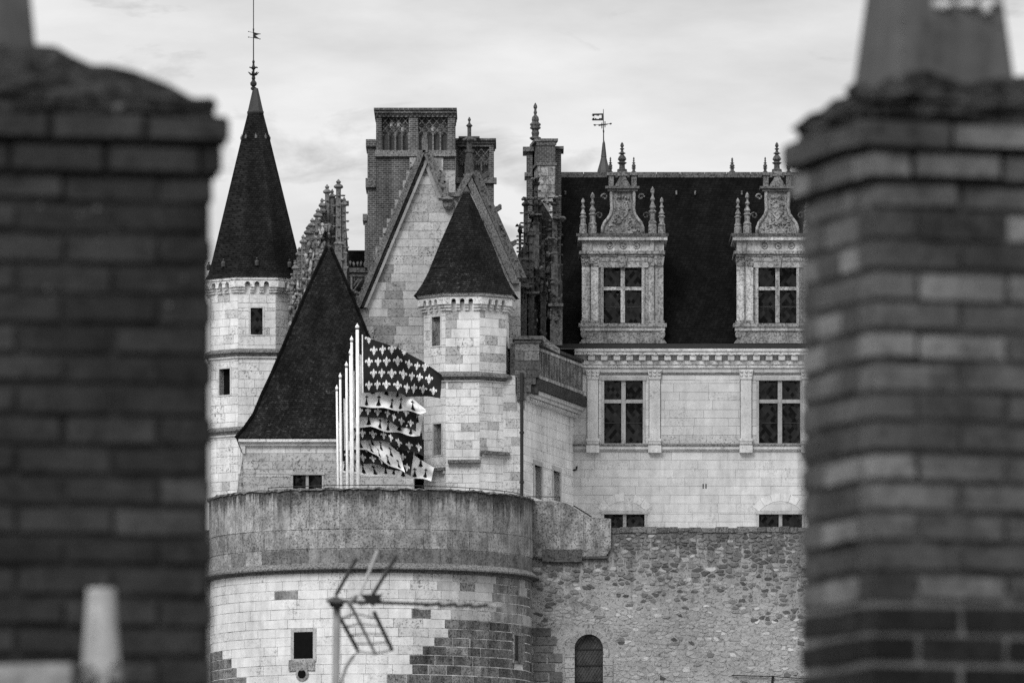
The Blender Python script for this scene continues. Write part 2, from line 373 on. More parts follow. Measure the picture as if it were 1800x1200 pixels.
def cross_window(parent, x0, y0, x1, y1, Y, mx, tr=None, bars=(), fw=5, mw=7, tm=None, depth=.28, name='window', head=True, sill=True):
    """Stone-framed window: opening x0..x1,y0..y1 px in a wall whose face is at Y; mullion at mx, transom at row tr."""
    tm = tm or M_TRIM; k = MB()
    k.pbox(x0 - fw, y0 - fw, x0, y1 + fw * .6, Y - .05, depth + .2); k.pbox(x1, y0 - fw, x1 + fw, y1 + fw * .6, Y - .05, depth + .2)
    k.pbox(x0 - fw - 1.5, y0 - fw - 2, x1 + fw + 1.5, y0, Y - .09, depth + .2)
    if sill: k.pbox(x0 - fw - 2, y1, x1 + fw + 2, y1 + 3.5, Y - .12, depth + .2)
    w = part(name, k, tm, parent); w.color = (.70, 1, 0, 1)
    if mx: part('mullion', MB().pbox(mx - mw / 2, y0 + .3, mx + mw / 2, y1 - .3, Y + .03, .16), tm, w).color = (.62, 1, 0, 1)
    xs = [(x0, mx - mw / 2), (mx + mw / 2, x1)] if mx else [(x0, x1)]
    ys = [(y0, y1)]
    if tr:
        for i, (a, b) in enumerate(xs): part('transom', MB().pbox(a - (2 if i == 0 else 0), tr - 3, b + (2 if i else 0), tr + 3.2, Y + .0, .18), tm, w).color = (.62, 1, 0, 1)
        ys = [(y0, tr - 3), (tr + 3.2, y1)]
    for a, b in xs:
        for c, d in ys:
            part('pane', MB().pbox(a, c, b, d, Y + depth, .03), M_GLASS, w)
            fr = MB(); t = 1.1
            fr.pbox(a, c, a + t, d, Y + depth - .05, .045); fr.pbox(b - t, c, b, d, Y + depth - .05, .045); fr.pbox(a + t, c, b - t, c + t, Y + depth - .05, .045); fr.pbox(a + t, d - t, b - t, d, Y + depth - .05, .045)
            for by in bars:
                if c < by < d: fr.pbox(a + t, by - .8, b - t, by + .8, Y + depth - .05, .045)
            part('frame', fr, M_IRON, w)
    return w
def finial(px, ytop, ybot, Y, w, m, parent, name='finial', n=8):
    h = ybot - ytop; P = [(.02, 0), (.16, .05), (.24, .13), (.10, .19), (.30, .23), (.12, .27), (.22, .34), (.46, .38), (.18, .42), (.42, .50), (.55, .58), (.30, .66), (.60, .70), (.34, .76), (.38, .90), (.62, .93), (.62, 1)]
    return part(name, MB().plathe(px, Y, [(a * w, ytop + b * h) for a, b in P], n, math.pi / n), m, parent)
def candelabrum(px, ytop, ybot, Y, w, m, parent, name='pinnacle'):
    h = ybot - ytop
    P = [(.04, 0), (.26, .06), (.30, .12), (.14, .17), (.18, .21), (.36, .27), (.16, .32), (.30, .38), (.48, .44), (.30, .49), (.60, .53), (.40, .57), (.40, .72), (.60, .76), (.52, .80), (.60, .84), (.60, 1)]
    return part(name, MB().plathe(px, Y, [(a * w, ytop + b * h) for a, b in P], 8, math.pi / 8), m, parent)
def gothic_pinnacle(px, ytop, ybot, Y, w, m, parent, crk=5, name='pinnacle', shaft=.45, arms=True):
    k = S(Y); b = MB(); h = ybot - ytop; ysh = ytop + h * shaft
    b.plathe(px, Y, [(.4, ytop), (w * .42, ytop + 5), (w * .24, ytop + 8), (w * .72, ytop + 12), (w * .78, ytop + 14), (w * .40, ytop + 17), (w * .46, ysh), (w * .7, ysh + 2), (w * .8, ysh + 4), (w * .62, ysh + 6), (w * .62, ybot)], 4, math.pi / 4)
    for i in range(crk):
        y = ytop + 20 + (ysh - ytop - 20) * (i + .5) / crk
        for sx in (-1, 1):
            c = W(px + sx * w * .52, y, Y); b.lump(c, w * .30 * k, w * .2 * k, 2.0 * k)
        b.lump(W(px, y, Y - w * .4 * k), w * .18 * k, w * .2 * k, 1.7 * k)
    if arms:
        for i in range(3):
            y = ysh + (ybot - ysh) * (.2 + .3 * i); b.lump(W(px - w * .4, y, Y - w * .35 * k), w * .3 * k, w * .25 * k, 3.5 * k); b.lump(W(px + w * .45, y + 5, Y - w * .3 * k), w * .25 * k, w * .25 * k, 4 * k)
    return part(name, b, m, parent)
def octv(cx, cy, r, th):                 # octagon corners; face 0 looks at the camera when th = 0 (th > 0 turns it to the right)
    return [Vector((cx + r * math.cos(R(-90 + th - 22.5 + 45 * k)), cy + r * math.sin(R(-90 + th - 22.5 + 45 * k)), 0)) for k in range(8)]
def oct_rot(th): return R(-90 + th - 22.5)

# ================================================================== SETTING
TZ = 37.0                                  # terrace level inside the ramparts
g = MB(); g.add([(-3000, -800, 0), (3000, -800, 0), (3000, 5000, 0), (-3000, 5000, 0)], [(0, 1, 2, 3)])
structure(single('ground', g, M_GROUND, None, None, (0, 0, 0)))
TC = W(652, 860, 362); TR_ = 282 * S(362)  # bastion centre and radius
g = MB(); g.box(-30, 34, 363.2, 430, 0, TZ)
structure(single('terrace', g, M_MORTAR, None, None, (0, 363, TZ)))

def along(mb, p0, p1, o0, o1, z0, z1, e0=0, e1=0):
    d = (p1 - p0).normalized(); n = Vector((d.y, -d.x, 0)); a = p0 - d * e0; b = p1 + d * e1
    A, B, C, D = a + n * o1, b + n * o1, b + n * o0, a + n * o0
    return mb.hex([(A.x, A.y, z0), (B.x, B.y, z0), (C.x, C.y, z0), (D.x, D.y, z0), (A.x, A.y, z1), (B.x, B.y, z1), (C.x, C.y, z1), (D.x, D.y, z1)])
def face_prism(mb, p0, p1, poly, o0, o1):   # polygon (u, z) on a vertical face, extruded outwards from o0 to o1
    d = (p1 - p0).normalized(); n = Vector((d.y, -d.x, 0)); k = len(poly)
    a = [p0 + d * u + n * o1 + Vector((0, 0, z)) for u, z in poly]; b = [p0 + d * u + n * o0 + Vector((0, 0, z)) for u, z in poly]
    return mb.add(a + b, [tuple(range(k)), tuple(range(2 * k - 1, k - 1, -1))] + [(i, i + k, (i + 1) % k + k, (i + 1) % k) for i in range(k)])
def corbel_table(parent, cx, cy, r, th, ztop, zbot, faces, m, n=3, out=.34):
    """Blind arches on stepped corbels round an octagon."""
    h = ztop - zbot; V = octv(cx, cy, r, th)
    for k in faces:
        p0, p1 = V[k], V[(k + 1) % 8]; Lf = (p1 - p0).length
        gap = Lf * .135; c0 = [Lf * (.25 + .25 * i) for i in range(n)]
        mb = MB()
        ex = .40 * out
        poly = [(-ex, ztop), (-ex, zbot + h * .45)]
        for c in c0:
            poly.append((c - gap / 2, zbot + h * .45))
            for i in range(7):
                a = math.pi - math.pi * i / 6; poly.append((c + gap / 2 * math.cos(a), ztop - h * .28 + gap / 2 * math.sin(a)))
            poly.append((c + gap / 2, zbot + h * .45))
        poly += [(Lf + ex, zbot + h * .45), (Lf + ex, ztop)]
        face_prism(mb, p0, p1, poly[::-1], -.02, out)
        ed = [-ex * .6] + [x for c in c0 for x in (c - gap / 2, c + gap / 2)] + [Lf + ex * .6]
        for i in range(0, len(ed), 2):
            for j, (f0, f1, o) in enumerate(((.22, .44, .66), (0, .21, .36))):
                face_prism(mb, p0, p1, [(ed[i], zbot + h * f0), (ed[i + 1], zbot + h * f0), (ed[i + 1], zbot + h * f1), (ed[i], zbot + h * f1)], -.02, out * o)
        part('corbel_arches', mb, m, parent)

# ------------------------------------------------------------------ round bastion
bt = thing('round_bastion', 'huge round pale limestone bastion with a stained parapet and a square black window', 'tower', (TC.x, TC.y, 0))
cx, cy = TC.x, TC.y; YF = cy - TR_
zf = lambda y: ZP(y, YF)
part('wall', MB().lathe(cx, cy, [(TR_ - .008, 0), (TR_ - .008, zf(1000))], 96), M_MORTAR, bt, True)
def bast_tone(px, py):
    if py > 1091 and px > 797 - (py - 1091) * 1.02 + rnd.uniform(-14, 14): return rnd.uniform(.18, .46), 1.0
    if px < 372 + max(0, py - 1120) * .9 + rnd.uniform(-12, 12) and py > 1125 and px < 436: return rnd.uniform(.42, .58), 1.0
    if 1038 < py < 1056 and 495 < px < 525: return .5, .4
    if 1063 < py < 1078 and 722 < px < 750: return .5, .9
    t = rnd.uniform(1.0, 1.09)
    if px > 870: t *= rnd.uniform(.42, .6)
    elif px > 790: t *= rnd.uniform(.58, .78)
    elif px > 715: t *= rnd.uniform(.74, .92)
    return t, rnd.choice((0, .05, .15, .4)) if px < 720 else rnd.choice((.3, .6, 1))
y = 1003.0; HB = [(523, 1110, 557, 1157), (904, 1117, 919, 1161)]
TH = lambda px: math.asin(max(-1, min(1, (px - 652) / 282.0)))
row = 0
holeang = [(TH(a), TH(c), b, d) for a, b, c, d in HB]
while y < 1222:
    h = rnd.choice((14.5, 16, 17.5)); a = R(-88) + rnd.uniform(-.1, 0)
    if y > 1090: h += 1.2
    while a < R(89):
        w = rnd.uniform(.105, .20) if y < 1110 else rnd.uniform(.10, .165)
        segs = [(a, a + w)]
        for h0, h1, hy0, hy1 in holeang:
            mid = cy - TR_ * math.cos(a); yl = y + (TR_ * (1 - math.cos(a + w / 2))) * (HY - y) / YF   # row as seen at that bearing
            if yl + h > hy0 + 1 and yl < hy1 - 1: segs = [q for s, e in segs for q in ((s, min(e, h0)), (max(s, h1), e)) if q[1] - q[0] > .015]
        for s, e in segs:
            am = (s + e) / 2; px = 652 + 282 * math.sin(am); t, sp = bast_tone(px, y + h / 2)
            r = TR_ + rnd.uniform(-.004, .008) - .05
            block('stone_block', bt, (cx + r * math.sin(am), cy - r * math.cos(am), zf(y + h / 2)), ((e - s) * TR_ - (rnd.uniform(.008, .026) if t > .6 else .05), .10, h * S(YF) - (rnd.uniform(.008, .028) if t > .6 else .045)), am, M_STONE if t > .6 else M_PARAPET, t if t > .6 else t * 1.35, sp)
        a += w
    y += h
# parapet of tall slabs over a torus string
part('string_course', MB().lathe(cx, cy, [(TR_ - .05, zf(1006)), (TR_ + .06, zf(1005.6)), (TR_ + .06, zf(1002)), (TR_ + .16, zf(1001)), (TR_ + .34, zf(999.8)), (TR_ + .34, zf(997)), (TR_ + .10, zf(988.5)), (TR_ - .05, zf(988.4))], 96), M_MOSS, bt).color = (1.1, 1, 0, 1)
part('parapet_core', MB().lathe(cx, cy, [(TR_ + .03, zf(990)), (TR_ + .03, zf(861)), (TR_ - .5, zf(861)), (TR_ - .5, TZ)], 96, cap=False), M_BASTION, bt, True)
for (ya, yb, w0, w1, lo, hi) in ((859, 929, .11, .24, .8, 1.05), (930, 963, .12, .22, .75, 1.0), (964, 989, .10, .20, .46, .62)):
    a = R(-90)
    while a < R(90):
        w = rnd.uniform(w0, w1); am = a + w / 2; px = 652 + 282 * math.sin(am); n = max(2, int(w / .06)); mb = MB(); vs = []; t = rnd.uniform(lo, hi); pr = rnd.uniform(.05, .065)
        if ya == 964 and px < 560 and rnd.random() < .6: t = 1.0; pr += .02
        for i in range(n + 1):
            aa = a + .002 + (w - .004) * i / n
            for rr in (TR_ - .06, TR_ + pr):
                for z in (zf(yb) + .01, zf(ya) - .01): vs.append((cx + rr * math.sin(aa), cy - rr * math.cos(aa), z))
        fs = [(0, 1, 3, 2), (4 * n, 4 * n + 2, 4 * n + 3, 4 * n + 1)]
        for i in range(n):
            q = 4 * i; fs += [(q + 2, q + 3, q + 7, q + 6), (q, q + 4, q + 5, q + 1), (q + 1, q + 5, q + 7, q + 3), (q, q + 2, q + 6, q + 4)]
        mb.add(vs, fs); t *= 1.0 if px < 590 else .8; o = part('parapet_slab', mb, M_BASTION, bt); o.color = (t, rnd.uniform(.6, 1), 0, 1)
        a += w
# coping lip, window, drain and slit on the curved face
cpb = MB().lathe(cx, cy, [(TR_ + .01, zf(861)), (TR_ + .12, zf(860)), (TR_ + .12, zf(857)), (TR_ - .55, zf(856)), (TR_ - .55, zf(861))], 220, cap=False); cpb.v = [(x_ + rnd.uniform(-.03, .03), y_ + rnd.uniform(-.03, .03), z_ + rnd.uniform(-.045, .045)) for x_, y_, z_ in cpb.v]
part('coping', cpb, M_MOSS, bt)
def on_bastion(px, proud=0):
    a = TH(px); d = Vector((math.cos(a), math.sin(a), 0)); n = Vector((math.sin(a), -math.cos(a), 0)); return Vector((cx, cy, 0)) + n * (TR_ + proud), d, n
def ylocal(py, px): a = TH(px); Yp = cy - TR_ * math.cos(a); return ZP(py, Yp)
for (x0, y0, x1, y1), nm in zip(HB, ('window', 'arrow_slit')):
    xm = (x0 + x1) / 2; P, d, n = on_bastion(xm); ca = math.cos(TH(xm)); hw = (x1 - x0) / 2 * S(YF) / max(ca, .3); z0, z1 = ylocal(y1, xm), ylocal(y0, xm)
    a, b = P - d * hw, P + d * hw; fr = MB()
    along(fr, a - d * .14, a, -.35, .03, z0 - .12, z1 + .14); along(fr, b, b + d * .14, -.35, .03, z0 - .12, z1 + .14)
    along(fr, a - d * .0, b, -.35, .04, z1, z1 + .14); along(fr, a - d * .0, b, -.35, .05, z0 - .12, z0)
    w = part(nm, fr, M_TRIM if nm == 'window' else M_PARAPET, bt); w.color = (.75, 1, 0, 1)
    if nm == 'window': part('dark_opening', along(MB(), a, b, .008, .03, z0, z1), M_BLACK, w)
    else: part('blind_back', along(MB(), a, b, .012, .02, z0, z1), M_MOSS, w); part('jamb_shade_strip', along(MB(), a, a + (b - a) * .4, .012, .026, z0, z1), M_DARKER, w)  # shade of the left jamb painted as a dark strip on the back
P, d, n = on_bastion(538); z = ylocal(1184, 538)
part('sill_block', along(MB(), P - d * .62, P + d * .58, -.05, .05, ylocal(1178, 538), ylocal(1159, 538)), M_PARAPET, bt)
k = MB(); vs = []
ring = MB()
for i in range(16):
    t0, t1 = 2 * math.pi * i / 16, 2 * math.pi * (i + 1) / 16
    q = [P + d * (r * math.cos(t)) + n * o + Vector((0, 0, z + r * math.sin(t))) for (r, t, o) in ((.19, t0, .07), (.19, t1, .07), (.30, t1, .05), (.30, t0, .05))]
    ring.add(q, [(3, 2, 1, 0)])
ring_o = part('drain_spout', ring, M_PARAPET, bt)
disc = MB(); disc.add([P + d * (.19 * math.cos(2 * math.pi * i / 16)) + n * .045 + Vector((0, 0, z + .19 * math.sin(2 * math.pi * i / 16))) for i in range(16)], [tuple(range(16))])
part('drain_hole', disc, M_BLACK, ring_o)
# handrail along the parapet
rl = thing('parapet_rail', 'thin dark iron handrail on top of the round bastion parapet', 'railing', (cx, cy - TR_ + .3, zf(857)))
rr = TR_ - .25; pts = [(cx + rr * math.sin(R(a)), cy - rr * math.cos(R(a)), zf(857) + .13) for a in range(-40, 81, 4)]
part('rail', MB().tube(pts, .017), M_IRON, rl)
for a in range(-40, 81, 20):
    x, yy = cx + rr * math.sin(R(a)), cy - rr * math.cos(R(a)); part('post', MB().tube([(x, yy, zf(857) - .02), (x, yy, zf(857) + .13)], .017), M_IRON, rl)

# ------------------------------------------------------------------ rubble rampart
RY = 362.0; rx0, rx1 = XP(925, RY), 33.0
rw = thing('rubble_rampart', 'rubble stone rampart wall with an arched leaded window beside the round bastion', 'wall', (XP(1170, RY), RY, 0))
zt = ZP(927, RY)
m_ = MB(); ax0, ax1 = 1010, 1060
m_.box(rx0, XP(ax0, RY), RY, RY + 1.2, 0, zt - .1); m_.box(XP(ax1, RY), rx1, RY, RY + 1.2, 0, zt - .1); m_.box(XP(ax0, RY), XP(ax1, RY), RY, RY + 1.2, ZP(1113, RY), zt - .1); m_.box(XP(ax0, RY), XP(ax1, RY), RY, RY + 1.2, 0, ZP(1262, RY))
for sg_ in (-1, 1):
    m_.prism(([(1035 + sg_ * 25, 1113)] + [(1035 + sg_ * 25 * math.cos(R(9 * i)), 1139 - 25 * math.sin(R(9 * i))) for i in range(11)] + [(1035, 1113)])[::sg_], RY, 1.2)
part('wall', m_, M_RENDER, rw)
part('wall_left', MB().box(-30, cx - TR_ * .8, RY, RY + 1.2, 0, zt - .1), M_RENDER, rw)
pts_ = []; AS = 2.1                       # irregular cells, wider than tall
gy = 931.0
while gy < 1226:
    gx = 938.0 + rnd.uniform(0, 12); st = rnd.uniform(5, 11)
    while gx < 1560:
        w = rnd.uniform(6, 19) * (1.7 if rnd.random() < .10 else 1); pts_.append((gx + w / 2 + rnd.uniform(-3, 3), gy + st / 2 + rnd.uniform(-3.2, 3.2))); gx += w
    gy += st
def cell(i):
    x, y = pts_[i][0], pts_[i][1] * AS; P = [(x - 26, y - 26), (x + 26, y - 26), (x + 26, y + 26), (x - 26, y + 26)]
    for j, (u, v) in enumerate(pts_):
        v *= AS
        if j == i or abs(u - x) > 52 or abs(v - y) > 52: continue
        mx, my, nx, ny = (u + x) / 2, (v + y) / 2, u - x, v - y; Q = []
        for k in range(len(P)):
            a, b = P[k], P[(k + 1) % len(P)]; da = (a[0] - mx) * nx + (a[1] - my) * ny; db = (b[0] - mx) * nx + (b[1] - my) * ny
            if da <= 0: Q.append(a)
            if da * db < 0: t = da / (da - db); Q.append((a[0] + (b[0] - a[0]) * t, a[1] + (b[1] - a[1]) * t))
        P = Q
        if len(P) < 3: return []
    return [(a, b / AS) for a, b in P]
stones = []
for i, (x, y) in enumerate(pts_):
    if 990 < x < 1080 and y > 1090 and not y < 1100: continue
    if x < 1082 and y < 993: continue
    if x < 992 and y > 1098: continue
    P = cell(i)
    if len(P) < 3: continue
    f = (y - 930) / 270.0; pd = .88 - 1.35 * f
    if 1290 < x < 1420 and y < 1100: pd += .12
    dk = rnd.random() < max(.05, pd) or (x < 985 and rnd.random() < .35)
    if not dk and rnd.random() < (.42 if f < .55 else .12): continue          # buried under mortar
    t = rnd.uniform(.16, .5) if dk else (rnd.uniform(.62, .84) if rnd.random() < .92 else rnd.uniform(.95, 1.2))
    cx_ = sum(p[0] for p in P) / len(P); cy_ = sum(p[1] for p in P) / len(P); k = rnd.uniform(.62, .95) if f < .5 else rnd.uniform(.8, 1.0)
    Q = []
    for a, b in zip(P, P[1:] + P[:1]):                                            # cut corners, shake the outline
        for t_ in (.14, .86): q = (a[0] + (b[0] - a[0]) * t_, a[1] + (b[1] - a[1]) * t_); Q.append((cx_ + (q[0] - cx_) * k * rnd.uniform(.74, 1.12), cy_ + (q[1] - cy_) * k * rnd.uniform(.74, 1.12)))
    Q = [(qx, max(qy, 931.0)) for qx, qy in Q]
    ar_ = abs(sum(p[0] * q[1] - q[0] * p[1] for p, q in zip(Q, Q[1:] + Q[:1]))) / 2
    stones.append((ar_, Q, (cx_, cy_), t))
stones.sort(key=lambda q: (q[2][0] > 1425, -q[0])); rest = MB(); s_ = S(RY)
for i, (ar_, Q, (cx_, cy_), t) in enumerate(stones):
    pr = rnd.uniform(.015, .05) if t < .5 else rnd.uniform(.006, .022); n_ = len(Q)
    a = [W(x, y, RY + .03) for x, y in Q]; b = [W(cx_ + (x - cx_) * .84, cy_ + (y - cy_) * .84, RY - pr * rnd.uniform(.6, 1.2)) for x, y in Q]
    fs = [tuple(range(n_, 2 * n_))] + [(k, (k + 1) % n_, (k + 1) % n_ + n_, k + n_) for k in range(n_)]
    if i < 299: part('stone', MB().add(a + b, [f_[::-1] for f_ in fs]), M_RUBBLE, rw).color = (t, rnd.uniform(.4, 1), 0, 1)
    else: rest.add(a + b, [f_[::-1] for f_ in fs], (t, .7))
o = part('small_stones', rest, M_RUBBLE_A, rw); o['kind'] = 'stuff'
# uneven mossy cap stones
x = 1072.0
while x < 1560:
    w = rnd.uniform(12, 26); o = part('cap_stone', MB().pbox(x, 926 + rnd.uniform(-1.5, 1.5), x + w - .8, 934 + rnd.uniform(-1, 3), RY - .06, .9), M_MOSS, rw); o.color = (rnd.uniform(.6, 1.2), 1, 0, 1); x += w
# rendered, ramped parapet joining the bastion
rp_ = MB(); rp_.prism([(926, 879), (984, 881), (996, 884), (1036, 909), (1074, 911), (1074, 962), (1066, 976), (1020, 979), (926, 977)], RY - .18, .9)
part('ramped_parapet', rp_, M_PARAPET, rw).color = (.78, 1, 0, 1)
x = 926
for w in (27, 33, 40, 48):
    x += w; part('joint', MB().pbox(x - .5, 890 if x < 990 else 915, x + .5, 975, RY - .185, .05), M_MOSS, rw) if x < 1070 else None
part('dark_lintel', MB().pbox(953, 965, 1023, 987, RY - .24, .3), M_DARK, rw)
part('drip_ledge', MB().pbox(932, 977, 1068, 981, RY - .20, .3), M_DARK, rw)
part('corbel_stone', MB().prism([(1406, 975), (1424, 975), (1424, 998), (1409, 998), (1406, 990)], RY - .35, .4), M_PARAPET, rw)
# dark quoins beside the arch
for (x0, y0, x1, y1) in ((936, 1103, 968, 1117), (938, 1119, 978, 1133), (940, 1135, 972, 1146), (937, 1149, 960, 1163), (963, 1148, 988, 1163), (939, 1166, 975, 1179), (938, 1181, 962, 1196), (966, 1180, 988, 1198)):
    block('quoin', rw, W((x0 + x1) / 2, (y0 + y1) / 2, RY), ((x1 - x0) * s_, .12, (y1 - y0) * s_), 0, M_RUBBLE, rnd.uniform(.2, .36), 1)
# arched window
acx, acy, ri, ro = 1035, 1139, 25, 33.5
ar = part('arched_window', MB().pbox(ax0 - 9, 1257, ax1 + 9, 1264, RY - .1, .5), M_TRIM, rw)
nv = 9
for i in range(nv):
    t0, t1 = math.pi * i / nv + .012, math.pi * (i + 1) / nv - .012
    pl = [(acx + r * math.cos(t), acy - r * math.sin(t)) for r, t in ((ri, t0), (ro, t0), (ro, (t0 + t1) / 2), (ro, t1), (ri, t1), (ri, (t0 + t1) / 2))]
    o = part('voussoir', MB().prism(pl[::-1], RY - .07, .4), M_TRIM, ar); o.color = (rnd.uniform(.42, .56), 1, 0, 1)
for sx in (-1, 1):
    yy = 1137.5
    while yy < 1256:
        h = rnd.uniform(14, 20); w = rnd.choice((9.5, 17)); xa = acx + sx * ri; xb = acx + sx * (ri + w)
        block('jamb_block', ar, W((xa + xb) / 2, yy + h / 2, RY + .13), (w * s_, .4, (h - .8) * s_), 0, M_STONE, rnd.uniform(.42, .58), 1); yy += h
def arch_poly(r, yb): return [(acx - r, yb)] + [(acx - r * math.cos(math.pi * i / 14), acy - r * math.sin(math.pi * i / 14)) for i in range(15)] + [(acx + r, yb)]
part('pane', MB().prism(arch_poly(25, 1258), RY + .25, .03), glassmat('quarry_glass', .045, 4.2), ar)
br = MB()
for by in (1140, 1168, 1197, 1226): br.pbox(acx - 25, by - .9, acx + 25, by + .9, RY + .19, .05)
part('saddle_bar', br, M_IRON, ar)
lt = MB()
for i in range(-16, 26):                       # lozenge leading
    for sg in (1, -1):
        y0 = 1115 + i * 9
        p, q = (acx - 24.5, y0), (acx + 24.5, y0 + sg * 80)
        seg = [(p[0] + (q[0] - p[0]) * t / 12, p[1] + (q[1] - p[1]) * t / 12) for t in range(13)]
        for a, b in zip(seg, seg[1:]):
            ok = all(1116 < c[1] < 1257 and (c[1] > acy or math.hypot(c[0] - acx, c[1] - acy) < 24.5) for c in (a, b))
            if ok: lt.tube([W(a[0], a[1], RY + .235), W(b[0], b[1], RY + .235)], .012, 3)
part('leading', lt, M_LEAD, ar)
cb = single('wall_cable', MB().tube([W(1286, 1186, RY - .1), W(1320, 1187, RY - .1), W(1357, 1188, RY - .12), W(1400, 1191, RY - .1), W(1440, 1192, RY - .1)], .02).tube([W(1359, 1187, RY - .12), W(1358, 1194, RY - .05), W(1357, 1203, RY)], .05), M_IRON, 'thin black cable with a clip along the rubble wall foot', 'cable', W(1357, 1203, RY))
r2 = thing('ramp_rail', 'thin dark handrail on the ramped parapet beside the bastion', 'railing', W(970, 882, RY + .2))
part('rail', MB().tube([W(928, 872, RY + .2), W(985, 873, RY + .2)], .018).tube([W(1008, 888, RY + .2), W(1040, 908, RY + .2)], .03), M_IRON, r2)
for x, yy in ((930, 881), (984, 883)): part('post', MB().tube([W(x, 872, RY + .2), W(x, yy, RY + .2)], .018), M_IRON, r2)

# ------------------------------------------------------------------ octagonal stair tower with tall spire
OY = 381.0; s_ = S(OY); OX = XP(449, OY); th = 3.5
ot = thing('octagonal_tower', 'tall octagonal pale stone tower with a steep dark slate spire and corbelled eaves', 'tower', (OX, OY, TZ))
rw_ = 86 * s_; V = octv(OX, OY, rw_, th); ap = rw_ * math.cos(R(22.5)); YFo = OY - ap
zo = lambda y: ZP(y, YFo)
def face_u(p0, p1, px):
    a = CX + p0.x * F / p0.y; b = CX + p1.x * F / p1.y; t = (px - a) / (b - a); return t * (p1 - p0).length
def ohole(k, x0, y0, x1, y1, VV=V):
    p0, p1 = VV[k], VV[(k + 1) % 8]; m = (p0 + p1) / 2
    return (face_u(p0, p1, x0), face_u(p0, p1, x1), ZP(y1, m.y), ZP(y0, m.y))
def recess(parent, VV, k, hole, back=M_BLACK, depth=.35, lint=True, nm='window'):
    p0, p1 = VV[k], VV[(k + 1) % 8]; d = (p1 - p0).normalized(); u0, u1, z0, z1 = hole; a, b = p0 + d * u0, p0 + d * u1; mb = MB()
    along(mb, a - d * .09, a + d * .0, -.45, .015, z0 - .06, z1 + .09); along(mb, b, b + d * .09, -.45, .015, z0 - .06, z1 + .09)
    along(mb, a, b, -.45, .03 if lint else .015, z1, z1 + .09); along(mb, a, b, -.45, .02, z0 - .06, z0)
    w = part(nm, mb, M_TRIM, parent); part('pane' if back is M_GLASS else 'dark_opening', along(MB(), a, b, -depth - .03, -depth, z0, z1), back, w); return w
hA = ohole(0, 440.5, 541, 461.5, 588); hB = ohole(7, 385.5, 648, 404.5, 694)
otone = tn(.95, 1.05, .07, (.68, .84))
for k, hs in ((7, [hB]), (0, [hA]), (1, []), (6, []), (2, [])):
    wall(ot, V[k], V[(k + 1) % 8], TZ, zo(500), 15 * s_, .45, 1.05, hs, tone=otone, thick=.5)
recess(ot, V, 0, hA, M_GLASS, .12); recess(ot, V, 7, hB, M_BLACK, .3)
for ya in (619, 756):
    part('string_course', MB().lathe(OX, OY, [(rw_ - .02, zo(ya + 8)), (rw_ + .10, zo(ya + 7)), (rw_ + .13, zo(ya + 3)), (rw_ + .26, zo(ya + 1)), (rw_ + .24, zo(ya - 2)), (rw_ - .02, zo(ya - 7))], 8, oct_rot(th)), M_MOSS, ot)
    part('string_moulding', MB().lathe(OX, OY, [(rw_ - .02, zo(ya + 12)), (rw_ + .10, zo(ya + 10)), (rw_ + .10, zo(ya + 7.5)), (rw_ - .02, zo(ya + 7.4))], 8, oct_rot(th)), M_TRIM, ot)
corbel_table(ot, OX, OY, rw_, th, zo(494), zo(514), (5, 6, 7, 0, 1, 2), M_STONE, 3, .27)
re_ = 96 * s_
part('eaves_cornice', MB().lathe(OX, OY, [(re_ - .32, zo(496)), (re_ - .16, zo(495)), (re_ - .14, zo(493)), (re_ - .02, zo(492)), (re_, zo(487)), (re_ - .3, zo(486))], 8, oct_rot(th)), M_STONE, ot)
sp = part('spire', MB().lathe(OX, OY, [(r * s_, ZP(y, OY - r * s_ * .92)) for r, y in ((97, 487), (91, 478), (84.5, 458), (78, 434), (26, 238), (15, 199), (14.5, 198), (4.5, 156))], 8, oct_rot(th)), M_SPIRE, ot)
part('lead_cap', MB().lathe(OX, OY, [(r * s_, ZP(y, OY)) for r, y in ((15.6, 200), (15.8, 197), (14.6, 196), (5, 156), (1, 154))], 8, oct_rot(th)), M_LEAD, sp).color = (.55, 1, 0, 1)
for k in range(8):
    a = R(-90 + th + 45 * k)
    for r, y, q in ((25.5, 240, 2.6), (86, 466, 4.2)):
        c = Vector((OX + r * s_ * math.cos(a) * .95, OY + r * s_ * math.sin(a) * .95, ZP(y, OY)))
        b = MB(); b.lathe(c.x, c.y, [(q * .9 * s_, c.z - q * 2.2 * s_), (q * s_, c.z - q * .6 * s_), (q * .7 * s_, c.z), (q * .3 * s_, c.z + q * .3 * s_)], 8); b.lump((c.x, c.y, c.z + q * .8 * s_), q * .4 * s_, q * .4 * s_, q * .5 * s_)
        part('vent_cowl', b, M_LEAD if q > 3 else M_MOSS, sp)
fb = MB(); fb.plathe(449 - 3.4, OY, [(.8, 0), (.8, 50), (1.4, 51), (.9, 60), (1.0, 105), (2.4, 109), (1.6, 112), (2.2, 116), (4.5, 120), (2, 123), (1.6, 130), (3.5, 138), (2.4, 141), (5.8, 146), (5.4, 150), (2.4, 153), (4.8, 154), (5.0, 157), (3, 159)], 8)
fb.plathe(449 - 3.4, OY, [(.3, -60), (.8, 0)], 8)
fi = part('finial', fb, M_IRON, sp)
lf = MB()
for k in range(6):
    a = R(60 * k + 15); c = W(445.6, 132, OY); d = Vector((math.cos(a), math.sin(a), 0))
    lf.tube([c + d * 1.5 * s_, c + d * 5 * s_ + Vector((0, 0, 1.0 * s_)), c + d * 9.5 * s_ + Vector((0, 0, 5 * s_))], [2 * s_, 1.8 * s_, .6 * s_], 5)
    c2 = W(445.6, 119, OY); lf.tube([c2, c2 + d * 6.5 * s_], .8 * s_, 4); lf.lump(c2 + d * 6.5 * s_, 1.4 * s_, 1.4 * s_, 1.4 * s_)
part('iron_leaves', lf, M_IRON, sp)
